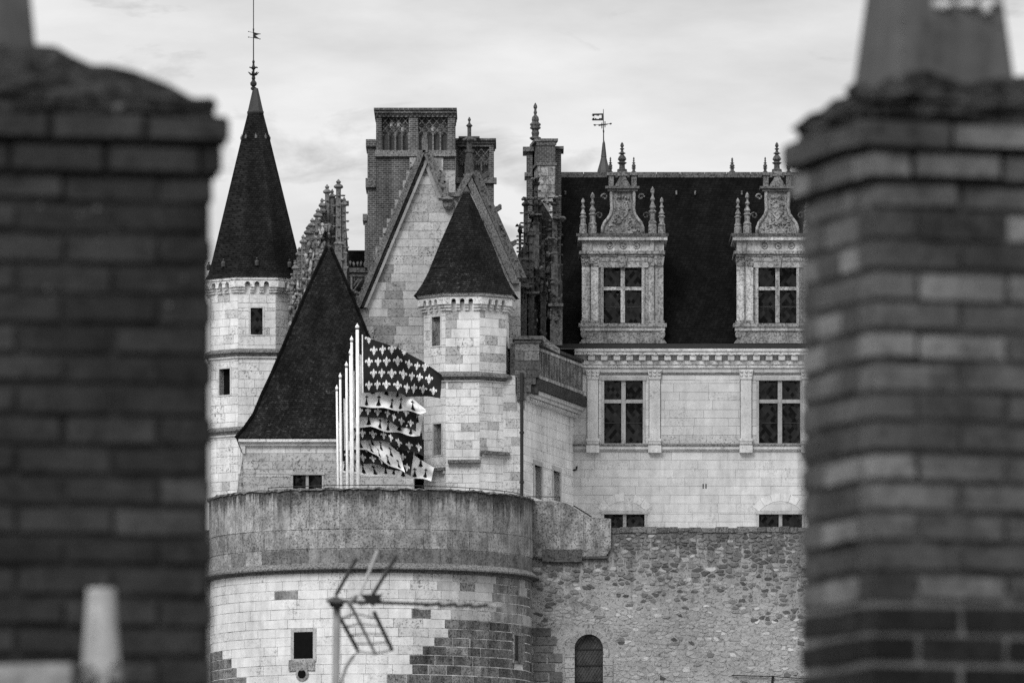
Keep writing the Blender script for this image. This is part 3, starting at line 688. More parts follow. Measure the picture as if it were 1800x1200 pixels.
vn = MB(); vn.prism([(446, 57), (457, 60), (449, 63), (457, 69), (446, 67)], OY, .03)
for ya, yb in ((56, 60), (65.5, 69)): vn.tube([W(437, ya, OY), W(457, yb, OY)], .5 * s_, 4); vn.lump(W(437, ya, OY), 1.2 * s_, 1.2 * s_, 1.2 * s_); vn.lump(W(457, yb, OY), 1.2 * s_, 1.2 * s_, 1.2 * s_)
part('weather_vane', vn, M_IRON, sp)

# ------------------------------------------------------------------ gabled house
GY = 377.0; s_ = S(GY)
gh = thing('gabled_house', 'pale ashlar house with twin pointed gables and sloping stone copings', 'house', W(770, 2000 - (TZ - CAMZ) / s_, GY))
gA = lambda y: (747 - (y - 268) * .42, 747 + (y - 268) * .43)
gB = lambda y: (826 - (y - 306) * .55, 826 + (y - 306) * .45)
gx0 = XP(600, GY)
def gb(z):
    y = HY - (z - CAMZ) / s_
    if y < 347: a, b = gA(y); return (XP(a + 4, GY) - gx0, XP(b - 3, GY) - gx0)
    a = max(622, gA(y)[0] + 4); b = min(915, gB(y)[1] + 5); return (XP(a, GY) - gx0, XP(b, GY) - gx0)
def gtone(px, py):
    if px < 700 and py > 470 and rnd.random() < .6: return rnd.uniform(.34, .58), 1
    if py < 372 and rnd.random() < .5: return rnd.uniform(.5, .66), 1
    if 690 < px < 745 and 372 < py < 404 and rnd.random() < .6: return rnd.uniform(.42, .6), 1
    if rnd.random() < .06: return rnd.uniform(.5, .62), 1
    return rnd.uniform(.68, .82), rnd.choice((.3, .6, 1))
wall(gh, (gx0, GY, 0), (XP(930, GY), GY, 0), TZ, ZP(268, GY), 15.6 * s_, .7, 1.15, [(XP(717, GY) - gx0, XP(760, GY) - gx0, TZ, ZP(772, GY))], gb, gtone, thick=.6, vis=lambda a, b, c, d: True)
# second gable's own face and its small block between
wall(gh, (XP(800, GY), GY - .06, 0), (XP(850, GY), GY - .06, 0), ZP(400, GY), ZP(307, GY), 15 * s_, .5, .9, (), lambda z: (max(0, XP(gB(HY - (z - CAMZ) / s_)[0] + 3, GY) - XP(800, GY)), XP(gB(HY - (z - CAMZ) / s_)[1] - 3, GY) - XP(800, GY)), tn(.6, .8, .1), thick=.5, core='gable_core')
def slope_bar(mb, x0, y0, x1, y1, w0, w1, Y, dep): mb.prism([(x0 + w0, y0), (x1 + w0, y1), (x1 + w1, y1), (x0 + w1, y0)] if w1 > w0 else [(x0 + w1, y0), (x1 + w1, y1), (x1 + w0, y1), (x0 + w0, y0)], Y, dep)
co = MB(); slope_bar(co, 745, 264, 630, 540, -8, 3, GY - .34, 1.0); part('coping', co, M_MOSS, gh).color = (.85, 1, 0, 1)
co = MB(); slope_bar(co, 745, 264, 630, 540, 3.01, 8, GY - .20, .8); part('coping_groove', co, M_DARKER, gh)
co = MB(); slope_bar(co, 745, 270, 632, 540, 8.01, 13, GY - .24, .5); part('coping_moulding', co, M_TRIM, gh).color = (.55, 1, 0, 1)
co = MB(); slope_bar(co, 749, 264, 783, 346, -7, 8, GY - .30, 1.0); part('coping', co, M_MOSS, gh)
co = MB(); slope_bar(co, 747, 274, 778, 348, -8, -1, GY - .14, .4); part('coping_moulding', co, M_TRIM, gh).color = (.6, 1, 0, 1)
co = MB(); co.prism([(743, 268), (741, 248), (744, 233), (750, 233), (752, 250), (752, 268)], GY - .34, .9); part('apex_stone', co, M_MOSS, gh)
co = MB(); co.prism([(783, 338), (804, 338), (804, 345), (783, 346)], GY - .2, .8); part('gutter_ledge', co, M_DARK, gh)
kn = MB(); kn.lump(W(787, 351, GY - .3), 13 * s_, .4, 6 * s_, .12); kn.plathe(788, GY - .2, [(10, 352), (10, 356), (9, 364), (6, 368)], 10); part('kneeler', kn, M_MOSS, gh)
# stepped stones behind the left rake
for i, (x, y) in enumerate(((720, 277), (714, 300), (708, 317), (701, 334), (694, 351), (687, 367), (680, 384), (673, 401), (667, 417), (660, 433))):
    part('crow_step', MB().pbox(x, y, x + 22, y + 20, GY + .75, .5), M_STONE, gh).color = (rnd.uniform(.42, .62), 1, 0, 1)
for x, y in ((770, 280), (777, 300), (783, 318)): part('crow_step', MB().pbox(x - 14, y, x + 6, y + 22, GY + .75, .5), M_STONE, gh).color = (rnd.uniform(.45, .6), 1, 0, 1)
co = MB(); slope_bar(co, 826, 304, 803, 345, -6, 6, GY - .47, 1.0); part('coping', co, M_MOSS, gh)
co = MB(); slope_bar(co, 828, 300, 912, 488, -2, 14, GY - .25, 1.0); part('coping', co, M_MOSS, gh).color = (.7, 1, 0, 1)
co = MB(); slope_bar(co, 828, 306, 914, 498, -14, -1, GY - .40, .6); part('coping_moulding', co, M_MOSS, gh)
for x, y in ((868, 368), (894, 430), (846, 310)):
    c = MB(); c.prism([(x - 6, y - 2), (x + 6, y - 6), (x + 13, y - 9), (x + 14, y - 2), (x + 8, y + 2), (x - 2, y + 8)], GY - .1, .4); c.lump(W(x + 11, y - 5, GY + .1), 4 * s_, 4 * s_, 4 * s_); part('crocket', c, M_DARK, gh)
fx = MB(); fx.plathe(825, GY, [(.8, 206), (2.2, 209), (3, 211), (1.4, 214), (2, 217), (6, 221), (3.4, 224), (3.4, 240), (8, 243), (10, 246), (5, 250), (4.6, 264), (8, 265), (8, 268), (6, 270), (8, 300), (9, 312)], 8)
for a in range(4): fx.lump(W(825, 246, GY) + Vector((math.cos(R(90 * a)), math.sin(R(90 * a)), 0)) * 9 * s_, 4 * s_, 4 * s_, 3 * s_)
part('finial', fx, M_DARK, gh)
# roofs behind the two gables
rf = MB()
for (xa, xr, xb, yr, yb) in ((636, 747, 790, 276, 0), (803, 826, 912, 312, 0)):
    yl, yr2 = (536, 350) if xa == 636 else (348, 498)
    A, B, C = W(xa + 4, yl, GY + .6), W(xr, yr, GY + .6), W(xb - 6, yr2, GY + .6); D = Vector((0, 9, 0))
    rf.add([A, B, C, A + D, B + D, C + D], [(0, 1, 4, 3), (1, 2, 5, 4), (0, 2, 1), (3, 4, 5)])
part('roof', rf, M_SLATE, gh)
# dark arched doorway
dcx, dcy, dr = 738.5, 793, 21.5
dp = [(dcx - dr, 900)] + [(dcx - dr * math.cos(math.pi * i / 12), dcy - dr * math.sin(math.pi * i / 12)) for i in range(13)] + [(dcx + dr, 900)]
dw = part('doorway', MB().prism(dp, GY + .30, .05), M_BLACK, gh)
gr = MB()
for yy in (846, 851, 856): gr.pbox(dcx - dr, yy, dcx + dr, yy + 1.2, GY + .2, .04)
part('grille', gr, M_IRON, dw)

# ------------------------------------------------------------------ corner turret
TY = 375.4; s_ = S(TY); TX = XP(820, TY); tt = -5.0
tu = thing('corner_turret', 'octagonal pale stone corner turret with a flared dark slate candle-snuffer roof', 'turret', (TX, TY, TZ))
rt = 78.4 * s_; V = octv(TX, TY, rt, tt); YFt = TY - rt * math.cos(R(22.5)); zt_ = lambda y: ZP(y, YFt)
h1 = ohole(7, 759, 557, 774, 608, V); h2 = ohole(7, 762, 745, 776, 800, V); h3 = ohole(2, 889.2, 558, 893, 610, V)
def ttone(px, py):
    if rnd.random() < .10: return rnd.uniform(.60, .78), 1
    if 660 < py < 668: return .5, 1
    if px < 815 and 560 < py < 640 and px > 783 and rnd.random() < .6: return rnd.uniform(.58, .7), .8
    return rnd.uniform(.95, 1.05), rnd.choice((0, .1, .3, .7))
for k, hs in ((7, [h1, h2]), (0, []), (1, []), (2, []), (6, [])):
    wall(tu, V[k], V[(k + 1) % 8], TZ, zt_(530), 15 * s_, .5, 1.0, hs, tone=ttone, thick=.45)
recess(tu, V, 7, h1, M_MOSS, .22, False); recess(tu, V, 7, h2, M_MOSS, .22, False)
part('string_course', MB().lathe(TX, TY, [(rt - .02, zt_(668)), (rt + .10, zt_(667)), (rt + .12, zt_(664)), (rt + .30, zt_(662)), (rt + .28, zt_(658)), (rt - .02, zt_(653))], 8, oct_rot(tt)), M_MOSS, tu)
part('string_moulding', MB().lathe(TX, TY, [(rt - .02, zt_(671.5)), (rt + .09, zt_(670)), (rt + .09, zt_(668)), (rt - .02, zt_(667.8))], 8, oct_rot(tt)), M_TRIM, tu)
def ledge(k, x0, x1, y, th_=8):
    p0, p1 = V[k], V[(k + 1) % 8]; d = (p1 - p0).normalized(); Ym = (p0.y + p1.y) / 2; a, b = p0 + d * face_u(p0, p1, x0), p0 + d * face_u(p0, p1, x1)
    mb = MB(); along(mb, a, b, -.05, .30, ZP(y + th_ * .75, Ym), ZP(y + th_ * .2, Ym)); along(mb, a, b, -.05, .16, ZP(y, Ym), ZP(y + th_ * .2, Ym) - .002); part('ledge', mb, M_MOSS, tu)
    mb = MB(); along(mb, a, b, -.05, .12, ZP(y + th_ * 1.3, Ym), ZP(y + th_ * .77, Ym)); part('ledge_moulding', mb, M_TRIM, tu)
ledge(0, 788, 845, 808); ledge(0, 844, 846.5, 795); ledge(1, 845.5, 889, 793); ledge(7, 748, 783, 823); ledge(2, 890, 898, 800)
corbel_table(tu, TX, TY, rt, tt, zt_(523), zt_(545), (5, 6, 7, 0, 1, 2, 3), M_STONE, 3, .27)
re_ = 91 * s_
part('eaves_cornice', MB().lathe(TX, TY, [(re_ - .34, zt_(525)), (re_ - .16, zt_(524)), (re_ - .13, zt_(521)), (re_ - .02, zt_(520)), (re_, zt_(514)), (re_ - .3, zt_(513))], 8, oct_rot(tt)), M_STONE, tu)
part('roof', MB().lathe(TX, TY, [(r / .945 * s_, ZP(y, TY - r * s_ * .97)) for r, y in ((92, 514), (86, 507), (77, 494), (66, 473), (46, 424), (20, 366), (9, 345), (5, 338))], 8, oct_rot(tt)), M_SLATE, tu)
part('lead_tip', MB().plathe(820, TY, [(1, 328), (4, 334), (6, 337), (5, 346)], 8), M_LEAD, tu)

# ------------------------------------------------------------------ steep roofed pavilion
PY = 371.6; s_ = S(PY)
pv = thing('steep_roofed_pavilion', 'low stone pavilion under a very steep flared dark slate hipped roof', 'pavilion', W(570, 2000 - (TZ - CAMZ) / s_, PY))
pw = XP(427, PY); pe = XP(727, PY)
hp = [(XP(x0, PY) - pw, XP(x1, PY) - pw, ZP(864, PY), ZP(833, PY)) for x0, x1 in ((514, 568),)]
wall(pv, (pw, PY, 0), (pe, PY, 0), TZ, ZP(780, PY), 14 * s_, .55, 1.1, hp, tone=lambda px, py: (rnd.uniform(.82, .95), .4) if py < 797 else (rnd.uniform(.55, .70), 1), thick=6.5)
bt_ = MB(); bt_.prism([(428, 783), (428, 975), (398, 975), (427, 800)], PY + .02, 6); part('batter', bt_, M_PARAPET, pv)
cross_window(pv, 515, 834, 566, 864, PY, 540, fw=3, mw=5, sill=False)
cn = MB(); cn.pbox(424, 776, 731, 783, PY - .16, 7.2); part('cornice', cn, M_TRIM, pv)
cn = MB(); cn.pbox(419, 771, 736, 776, PY - .32, 7.5); part('cornice_lip', cn, M_STONE, pv)
cn = MB(); cn.prism([(419, 776), (431, 783), (431, 797), (427, 797)], PY - .14, .6); part('bracket', cn, M_TRIM, pv)
prof = ((160, 770), (152, 760), (145, 752), (129, 728), (115, 693), (98, 656), (75, 600), (42, 520), (22, 475), (4, 436))
rf = MB(); vs = []; cxp = 575.0
for hw, y in prof:
    hm = hw * s_; yc = PY + 3.5; z = ZP(y, PY - .2 + (160 - hw) * s_ * .9)
    q = min(hm, 3.85 * hw / 160 + .02)
    x0 = XP(cxp, PY)
    vs += [(x0 - hm, yc - q, z), (x0 + hm, yc - q, z), (x0 + hm, yc + q, z), (x0 - hm, yc + q, z)]
fs = [(4 * i + k, 4 * i + (k + 1) % 4, 4 * i + 4 + (k + 1) % 4, 4 * i + 4 + k) for i in range(len(prof) - 1) for k in range(4)] + [(3, 2, 1, 0), tuple(4 * (len(prof) - 1) + k for k in range(4))]
rf.add(vs, fs); rfo = part('roof', rf, M_SLATE, pv)
hp_ = MB()
for k in (0, 1):
    hp_.tube([Vector(vs[4 * i + k]) + Vector((0, -.02, .02)) for i in range(len(prof))], .07, 5)
part('hip_flashing', hp_, M_SLATE_DARK, rfo)
for x, y in ((472, 757), (574, 760), (500, 757)):
    part('snow_hook', MB().pbox(x - 3.5, y, x + 3.5, y + 6, PY - .15, .6), M_LEAD, rfo)

# ------------------------------------------------------------------ side wing with balustrade
A0 = Vector((XP(918, 374.5), 374.5, 0)); A1 = Vector((XP(1008, 384), 384, 0))
wg = thing('side_wing', 'pale side wing receding from the turret with a dark carved balustrade and shuttered windows', 'building wing', (A0.x, A0.y, TZ))
def wing_u(px):
    d = A1 - A0; r = (px - CX) / F     # solve (A0+d t).x / (A0+d t).y = r
    t = (r * A0.y - A0.x) / (d.x - r * d.y); return t * d.length, A0.y + d.y * t
def whole(x0, ya, x1, yb):
    u0, Y0 = wing_u(x0); u1, Y1 = wing_u(x1); return (u0, u1, ZP(yb, Y0), ZP(ya, Y0))
w1 = whole(939, 816, 952, 874); w2 = whole(972, 826, 984.5, 878)
wall(wg, A0, A1, TZ, ZP(702, 374.5), .39, .7, 1.3, [w1, w2], tone=tn(.92, 1.02, .02), thick=1.0, jw=.014)
d = (A1 - A0).normalized()
for h in (w1, w2):
    a, b = A0 + d * h[0], A0 + d * h[1]; mb = MB()
    along(mb, a - d * .22, a, -.4, .03, h[2], h[3] + .2); along(mb, b, b + d * .22, -.4, .03, h[2], h[3] + .2); along(mb, a, b, -.4, .04, h[3], h[3] + .2)
    w = part('window', mb, M_TRIM, wg); w.color = (.8, 1, 0, 1)
    n_ = 7; us = [h[0] + (h[1] - h[0]) * i / n_ for i in range(n_ + 1)]
    for u0, u1 in zip(us, us[1:]): part('shutter_board', along(MB(), A0 + d * (u0 + .006), A0 + d * (u1 - .006), -.30, -.26, h[2], h[3]), M_SHUT, w)
zq = lambda y: ZP(y, 374.5)
for (o, ya, yb, m, nm) in ((.20, 696, 703, M_TRIM, 'dentil_band'), (.34, 690, 695.6, M_TRIM, 'cornice_moulding'), (.46, 683, 689.6, M_TRIM, 'cornice_moulding'), (.58, 664, 682.6, M_DARKER, 'cornice_slab'), (.40, 603, 663.6, M_DARK, 'balustrade')):
    part(nm, along(MB(), A0, A1, -.6, o, zq(yb), zq(ya), .05 if nm != 'balustrade' else -.2, .1), m, wg)
part('balustrade_coping', along(MB(), A0, A1, -.3, .50, zq(603) + .004, zq(598), 0, .15), M_DARKER, wg)
for i in range(30):   # carved balustrade uprights and dentils
    u = .6 + i * .31; a = A0 + d * u
    if u < 9.5:
        part('baluster', along(MB(), a, a + d * .13, .39, .45, zq(655), zq(612)), M_PARAPET, wg).color = (.6, 1, 0, 1)
        part('dentil', along(MB(), a, a + d * .14, .19, .27, zq(702), zq(697.5)), M_TRIM, wg)
part('rail_moulding', along(MB(), A0, A1, .40, .47, zq(612) + .003, zq(607), -.3, .0), M_PARAPET, wg)
part('rail_moulding', along(MB(), A0, A1, .40, .47, zq(661), zq(655) - .003, -.3, .0), M_PARAPET, wg)
# front end of the wing: narrow ashlar return and dark corner pier
wall(wg, (XP(884, 374.4), 374.4, 0), (XP(917.6, 374.4), 374.4, 0), TZ, zq(660), .38, .4, .8, (), tone=tn(.72, .9, .15), thick=.8, core='return_wall')
for (x0, y0, x1, y1, t) in ((905, 602, 948, 618, 1.7), (905, 618, 921, 634, 1.2), (921, 618, 948, 634, 1.9), (905, 634, 948, 650, .9), (905, 650, 926, 664, 1.1), (926, 650, 948, 664, .8), (908, 664, 942, 676, 1.0), (908, 676, 934, 690, 1.1), (908, 690, 926, 703, 1.2)):
    c = W((x0 + x1) / 2, (y0 + y1) / 2, 374.25); block('pier_block', wg, (c.x, 374.25, c.z), ((x1 - x0 - .8) * S(374.1), .34, (y1 - y0 - .8) * S(374.1)), 0, M_DARK, t, 1)
part('pier_core', MB().pbox(906, 603, 947, 690, 374.2, 1.2), M_DARKER, wg)
part('pier_cap', MB().pbox(901, 590, 955, 596, 373.9, 1.6).pbox(904, 596, 951, 602, 374.0, 1.4), M_DARK, wg)
part('sloped_coping', MB().prism([(955, 590), (968, 602), (984, 612), (984, 622), (950, 604)], 375.5, .5), M_MOSS, wg)
wr = MB(); a, b = A0 + Vector((-.7, .2, 0)), A1 + Vector((-.9, 0, 0))
wr.add([(a.x, a.y, zq(610)), (b.x, b.y, zq(610)), (b.x - 3, b.y, zq(600)), (a.x - 3, a.y + 3, zq(600))], [(0, 1, 2, 3)])
part('roof', wr, M_SLATE, wg)
dpz = thing('downpipe', 'black iron downpipe at the corner between turret and side wing', 'pipe', W(917, 2000 - (TZ - CAMZ) / S(374.2), 374.1))
part('pipe', MB().tube([W(917.2, 655, 374.0), W(917.2, 660, 374.0), (W(917.2, 660, 374.0).x, 374.0, TZ)], .075, 8), M_IRON, dpz)
for yy in (700, 758, 845): part('bracket', MB().plathe(917.2, 374.0, [(4.2, yy), (4.2, yy + 4)], 8), M_IRON, dpz)

# ------------------------------------------------------------------ main lodging (logis)
LY = 384.0; s_ = S(LY); LX1 = 1600
lg = thing('main_lodging', 'long pale Renaissance lodging with pilasters, mullioned windows and a black slate roof', 'palace wing', W(1240, 2000 - (TZ - CAMZ) / s_, LY))
lx0 = XP(1004, LY); lh = []
WIN = [(1062, 668, 1130, 779, 1096), (1334, 668, 1407, 779, 1371)]; BAS = [(1062, 903, 1133, 928, 1098), (1334, 903, 1410, 928, 1372)]
for x0, y0, x1, y1, mx in WIN + BAS: lh.append((XP(x0, LY) - lx0, XP(x1, LY) - lx0, ZP(y1, LY), ZP(y0, LY)))
def ltone(px, py):
    if py > 760 and py < 779: return rnd.uniform(.6, .75), .9
    if rnd.random() < .06: return rnd.uniform(.70, .76), .6
    return rnd.uniform(.70, .80), rnd.choice((0, 0, .1, .25))
wall(lg, (lx0, LY, 0), (XP(LX1, LY), LY, 0), TZ, ZP(640, LY), 15.2 * s_, .75, 1.6, lh, tone=ltone, thick=.8, jw=.015, vis=lambda a, b, c, d: a < XP(1500, LY) - lx0)
for x0, y0, x1, y1, mx in WIN: cross_window(lg, x0, y0, x1, y1, LY, mx, 705, (743,), 4, 7.5)
for x0, y0, x1, y1, mx in BAS: cross_window(lg, x0, y0, x1, y1, LY, mx, None, (), 4, 6, sill=False)
# relieving arches over the cellar windows
for ac in (1098, 1372):
    for i in range(6):
        if i == 3 and ac == 1098: continue
        a0, a1 = R(142 - i * 17.3), R(142 - (i + 1) * 17.3 + .8); rr0, rr1, yc_ = 62, 48, 932
        pl = [(ac + r * math.cos(a), yc_ - 4 - r * math.sin(a)) for r, a in ((rr1, a0), (rr0, a0), (rr0, a1), (rr1, a1))]
        part('arch_stone', MB().prism(pl, LY - .018, .1), M_STONE, lg).color = (rnd.uniform(.80, .90), .1, 0, 1)
# pilasters, capitals, bases
for px in (1042, 1151, 1311.5, 1420):
    part('pilaster', MB().pbox(px - 9.5, 663, px + 9.5, 771, LY - .09, .1), M_STONE, lg).color = (.78, .4, 0, 1)
    part('pilaster_edge', MB().pbox(px - 10.5, 663, px - 9.6, 771, LY - .04, .05).pbox(px + 9.6, 663, px + 10.5, 771, LY - .04, .05), M_MOSS, lg)
    cp = MB(); cp.prism([(px - 10, 666), (px + 10, 666), (px + 12, 652), (px + 13, 649), (px - 13, 649), (px - 12, 652)], LY - .14, .16)
    for sx in (-1, 0, 1):
        for yy in (653, 659): cp.lump(W(px + sx * 8, yy, LY - .15), 3.2 * s_, .08, 2.6 * s_)
    part('capital', cp, M_TRIM, lg)
    part('pilaster_base', MB().pbox(px - 11.5, 770, px + 11.5, 775, LY - .16, .2).pbox(px - 10.5, 775.1, px + 10.5, 782, LY - .13, .2).pbox(px - 11.5, 782.1, px + 11.5, 795, LY - .27, .3), M_TRIM, lg)
# string ledge under the windows, architrave, frieze and cornice
for (y0, y1, o, m, nm) in ((780, 783, .22, M_MOSS, 'sill_ledge'), (783.1, 789, .16, M_TRIM, 'string_course'), (789.1, 792, .08, M_TRIM, 'string_course'), (654, 657, .07, M_MOSS, 'architrave_line'), (640, 646, .10, M_STONE, 'architrave'), (634, 639.8, .18, M_STONE, 'frieze_moulding'), (623, 633.8, .10, M_TRIM, 'modillion_bed'), (617, 622.8, .48, M_STONE, 'cornice_corona'), (612.5, 616.8, .56, M_TRIM, 'cornice_lip')):
    part(nm, MB().pbox(1006 if y0 > 700 else 1010, y0, LX1, y1, LY - o, o + .3), m, lg)
for i in range(26):
    x = 1034 + i * 22.3; part('modillion', MB().pbox(x, 624, x + 11.5, 632.5, LY - .40, .4), M_TRIM, lg)
    part('modillion', MB().pbox(x + 2, 619.5, x + 9, 623.9, LY - .47, .2), M_TRIM, lg)
part('spout', MB().tube([W(1008, 826, LY - .05), W(1013, 825, LY - .12), W(1014, 819, LY - .12)], .045, 6), M_IRON, lg)
for x in (1235, 1240): part('vent_slot', MB().pbox(x, 850, x + 2, 858, LY - .012, .05), M_DARKER, lg)
# roof
RB, RT = LY - .35, LY + 6.0
r_ = MB(); a, b, c, d_ = W(978, 607, RB), W(LX1, 607, RB), W(LX1, 306, RT), W(978, 306, RT); e0, e1 = Vector((d_.x, RT + 6.3, a.z)), Vector((b.x, RT + 6.3, a.z))
r_.add([a, b, c, d_, e1, e0], [(0, 1, 2, 3), (3, 2, 4, 5), (0, 3, 5), (1, 4, 2)])
lr = part('roof', r_, M_SLATE_DARK, lg)
part('gutter', MB().pbox(985, 604, LX1, 611.8, LY - .52, .5), M_IRON, lr)
x = 985.0
while x < LX1:
    w = rnd.uniform(38, 46); part('ridge_tile', MB().pbox(x, 302.5, x + w - .8, 312, RT - .16, .4), M_MOSS, lr).color = (rnd.uniform(.55, .85), 1, 0, 1); x += w
for x, y in ((994, 335), (1222, 335), (1304, 335), (1189, 335)): part('roof_hook', MB().pbox(x - 1.4, y, x + 1.4, y + 7, RT - .9, .3), M_MOSS, lr)
finial(1287, 277, 303, RT, 9, M_DARK, lr, 'ridge_finial')

def dormer(dx):
    Y = LY - .42; X = lambda x: x + dx
    b = MB()
    b.pbox(X(1030), 446, X(1061), 570, Y + .06, 5); b.pbox(X(1128), 446, X(1160), 570, Y + .06, 5); b.pbox(X(1061), 446, X(1128), 470, Y + .06, 5); b.pbox(X(1061), 500, X(1128), 566, Y + 1.2, 3)
    D = part('dormer', b, M_CARVE, lr)
    for (x0, x1, o) in ((1023, 1036.5, .10), (1039, 1052, .02), (1140, 1150, .06), (1152, 1166, .0)):
        part('pilaster', MB().pbox(X(x0), 466, X(x1), 563, Y + o - .06, .4), M_CARVE, D).color = (1.8 if x0 < 1100 else 1.1, .8, 0, 1)  # left pilasters toned lighter: side light put into the stone colour
        c = MB(); c.prism([(X(x0), 467), (X(x1), 467), (X(x1 + 2), 451), (X(x0 - 2), 451)], Y + o - .12, .4)
        for q in range(5): c.lump(W(X(rnd.uniform(x0, x1)), rnd.uniform(453, 464), Y + o - .12), 2.6 * s_, .06, 2.6 * s_)
        part('capital', c, M_CARVE, D)
        part('pilaster_base', MB().pbox(X(x0 - 2), 563, X(x1 + 2), 568, Y + o - .12, .5), M_CARVE, D)
    # window surround, mullion, panes
    w = MB(); w.pbox(X(1056), 455, X(1061), 569, Y - .02, .5); w.pbox(X(1128), 455, X(1133), 569, Y - .02, .5); w.pbox(X(1050), 459, X(1140), 469.9, Y - .04, .5); w.pbox(X(1052), 452, X(1138), 458.8, Y - .08, .5)
    part('window_surround', w, M_CARVE, D).color = (1.3, .8, 0, 1)
    part('keystone', MB().prism([(X(1089), 470), (X(1100), 470), (X(1103), 450), (X(1086), 450)], Y - .14, .3), M_CARVE, D)
    part('mullion', MB().pbox(X(1091), 470, X(1098.5), 567, Y + .04, .16).pbox(X(1061), 504, X(1091), 510, Y + .03, .16).pbox(X(1098.5), 504, X(1128), 510, Y + .03, .16), M_CARVE, D).color = (1.3, .8, 0, 1)
    for x0, x1 in ((1061, 1091), (1098.5, 1128)):
        for y0, y1 in ((470, 504), (510, 538), (540, 567)):
            part('pane', MB().pbox(X(x0 + 1), y0 + 1, X(x1 - 1), y1 - .5, Y + .28, .03), M_GLASS, D)
        part('window_bar', MB().pbox(X(x0), 538, X(x1), 540, Y + .25, .05), M_IRON, D)
    # apron
    part('sill', MB().pbox(X(1017), 568, X(1172), 574, Y - .28, 1.0), M_CARVE, D)
    part('apron_moulding', MB().pbox(X(1020), 574.1, X(1169), 581, Y - .2, 1.0), M_CARVE, D).color = (1.6, .6, 0, 1)
    part('apron', MB().prism([(X(1024), 581), (X(1166), 581), (X(1163), 590), (X(1172), 603), (X(1018), 603), (X(1028), 590)], Y - .12, 1.0), M_CARVE, D)
    for sx in (1026, 1164):
        v = MB(); v.prism([(X(sx + 9 * math.cos(t * .5236) * (.6)), 587 + 7 * math.sin(t * .5236)) for t in range(12)], Y - .2, .5); part('volute', v, M_CARVE, D)
    # entablature
    part('lower_cornice', MB().pbox(X(1018), 441, X(1169), 446, Y - .22, 3).pbox(X(1022), 446.1, X(1166), 451, Y - .12, 3), M_CARVE, D)
    part('frieze', MB().pbox(X(1024), 423, X(1166), 440.9, Y - .03, 3), M_CARVE, D).color = (1.8, .5, 0, 1)
    for fa, fb2, fo in ((1023, 1040, .12), (1143, 1150, .12), (1152, 1167, .09)): part('frieze_panel', MB().pbox(X(fa), 422, X(fb2), 440.8, Y - fo, .3), M_CARVE, D).color = (1.3, .7, 0, 1)
    for mx in (1072, 1095.5, 1119):
        k = MB(); c = W(X(mx), 432, Y - .05)
        k.tube([c + Vector((5.2 * s_ * math.cos(R(30 * q)), 0, 5.2 * s_ * math.sin(R(30 * q)))) for q in range(13)], 1.0 * s_, 5); k.lump(c, 2.4 * s_, .08, 2.4 * s_)
        part('medallion', k, M_CARVE, D)
    part('upper_cornice', MB().pbox(X(1016), 415, X(1173), 421.9, Y - .30, 3), M_CARVE, D).color = (1.7, .7, 0, 1)
    part('cornice_top', MB().pbox(X(1013), 410, X(1175), 414.9, Y - .36, 3), M_MOSS, D).color = (.6, 1, 0, 1)
    # shaped pediment
    hl = [(1056, 410), (1056.5, 400), (1060, 391), (1066, 384), (1071, 376), (1073, 366), (1072, 352), (1072, 332)]
    out = hl + [(2 * 1094.5 - x, y) for x, y in reversed(hl)]
    part('pediment', MB().prism([(X(x), y) for x, y in out][::-1], Y + .14, .6), M_CARVE, D)
    bd = MB()
    for sgn in (1, -1):
        P = [W(X(1094.5 + sgn * (x - 1094.5 + (2.5))), y, Y + .10) for x, y in hl]; bd.tube(P, 3.0 * s_, 6)
    part('pediment_border', bd, M_CARVE, D, True).color = (1.3, .8, 0, 1)
    cr = MB()
    for q in range(46):
        t = rnd.random(); yy = 345 + 62 * t; hw = 11 if yy < 375 else 11 + (yy - 375) * .6
        cr.lump(W(X(1094.5 + rnd.uniform(-hw, hw)), yy, Y + .12), rnd.uniform(1.5, 3.4) * s_, .07, rnd.uniform(1.5, 3.2) * s_)
    for q in range(5): cr.lump(W(X(1084 + q * 5.2), 346 + abs(q - 2), Y + .1), 2.2 * s_, .1, 3.4 * s_)
    part('coat_of_arms', cr, M_CARVE, D)['kind'] = 'stuff'; cr = MB(); cr.prism([(X(1085), 357), (X(1104), 357), (X(1104), 375), (X(1094.5), 386), (X(1085), 375)], Y + .08, .1)
    part('shield', cr, M_CARVE, D)
    for sx in (-1, 1):
        v = MB(); c = W(X(1094.5 + sx * 32), 346, Y + .3); v.tube([c + Vector((sx * (6 - q * .45) * s_ * math.cos(R(40 * q)), 0, (6 - q * .45) * s_ * math.sin(R(40 * q)))) for q in range(10)], 1.7 * s_, 5); part('scroll', v, M_CARVE, D)
        v = MB(); c = W(X(1094.5 + sx * 41), 379, Y + .3); v.tube([c + Vector((sx * (6.5 - q * .5) * s_ * math.cos(R(45 * q)), 0, (6.5 - q * .5) * s_ * math.sin(R(45 * q)))) for q in range(10)], 1.5 * s_, 5); part('scroll', v, M_DARK, D)
    part('neck_cornice', MB().pbox(X(1068), 331, X(1121), 336, Y + .0, .9).pbox(X(1064), 327, X(1124), 331, Y - .1, 1.0), M_MOSS, D).color = (.8, 1, 0, 1)
    at = MB(); at.pbox(X(1070), 308, X(1079), 327, Y + .05, .7); at.pbox(X(1110), 308, X(1119), 327, Y + .05, .7); at.prism([(X(1080), 327), (X(1109), 327), (X(1098), 309), (X(1091), 309)], Y + .15, .5); at.pbox(X(1067), 303, X(1082), 308, Y - .02, .8); at.pbox(X(1107), 303, X(1122), 308, Y - .02, .8)
    at.pbox(X(1086), 301, X(1103), 309, Y + .1, .6)
    part('crowning_block', at, M_CARVE, D).color = (.8, 1, 0, 1)
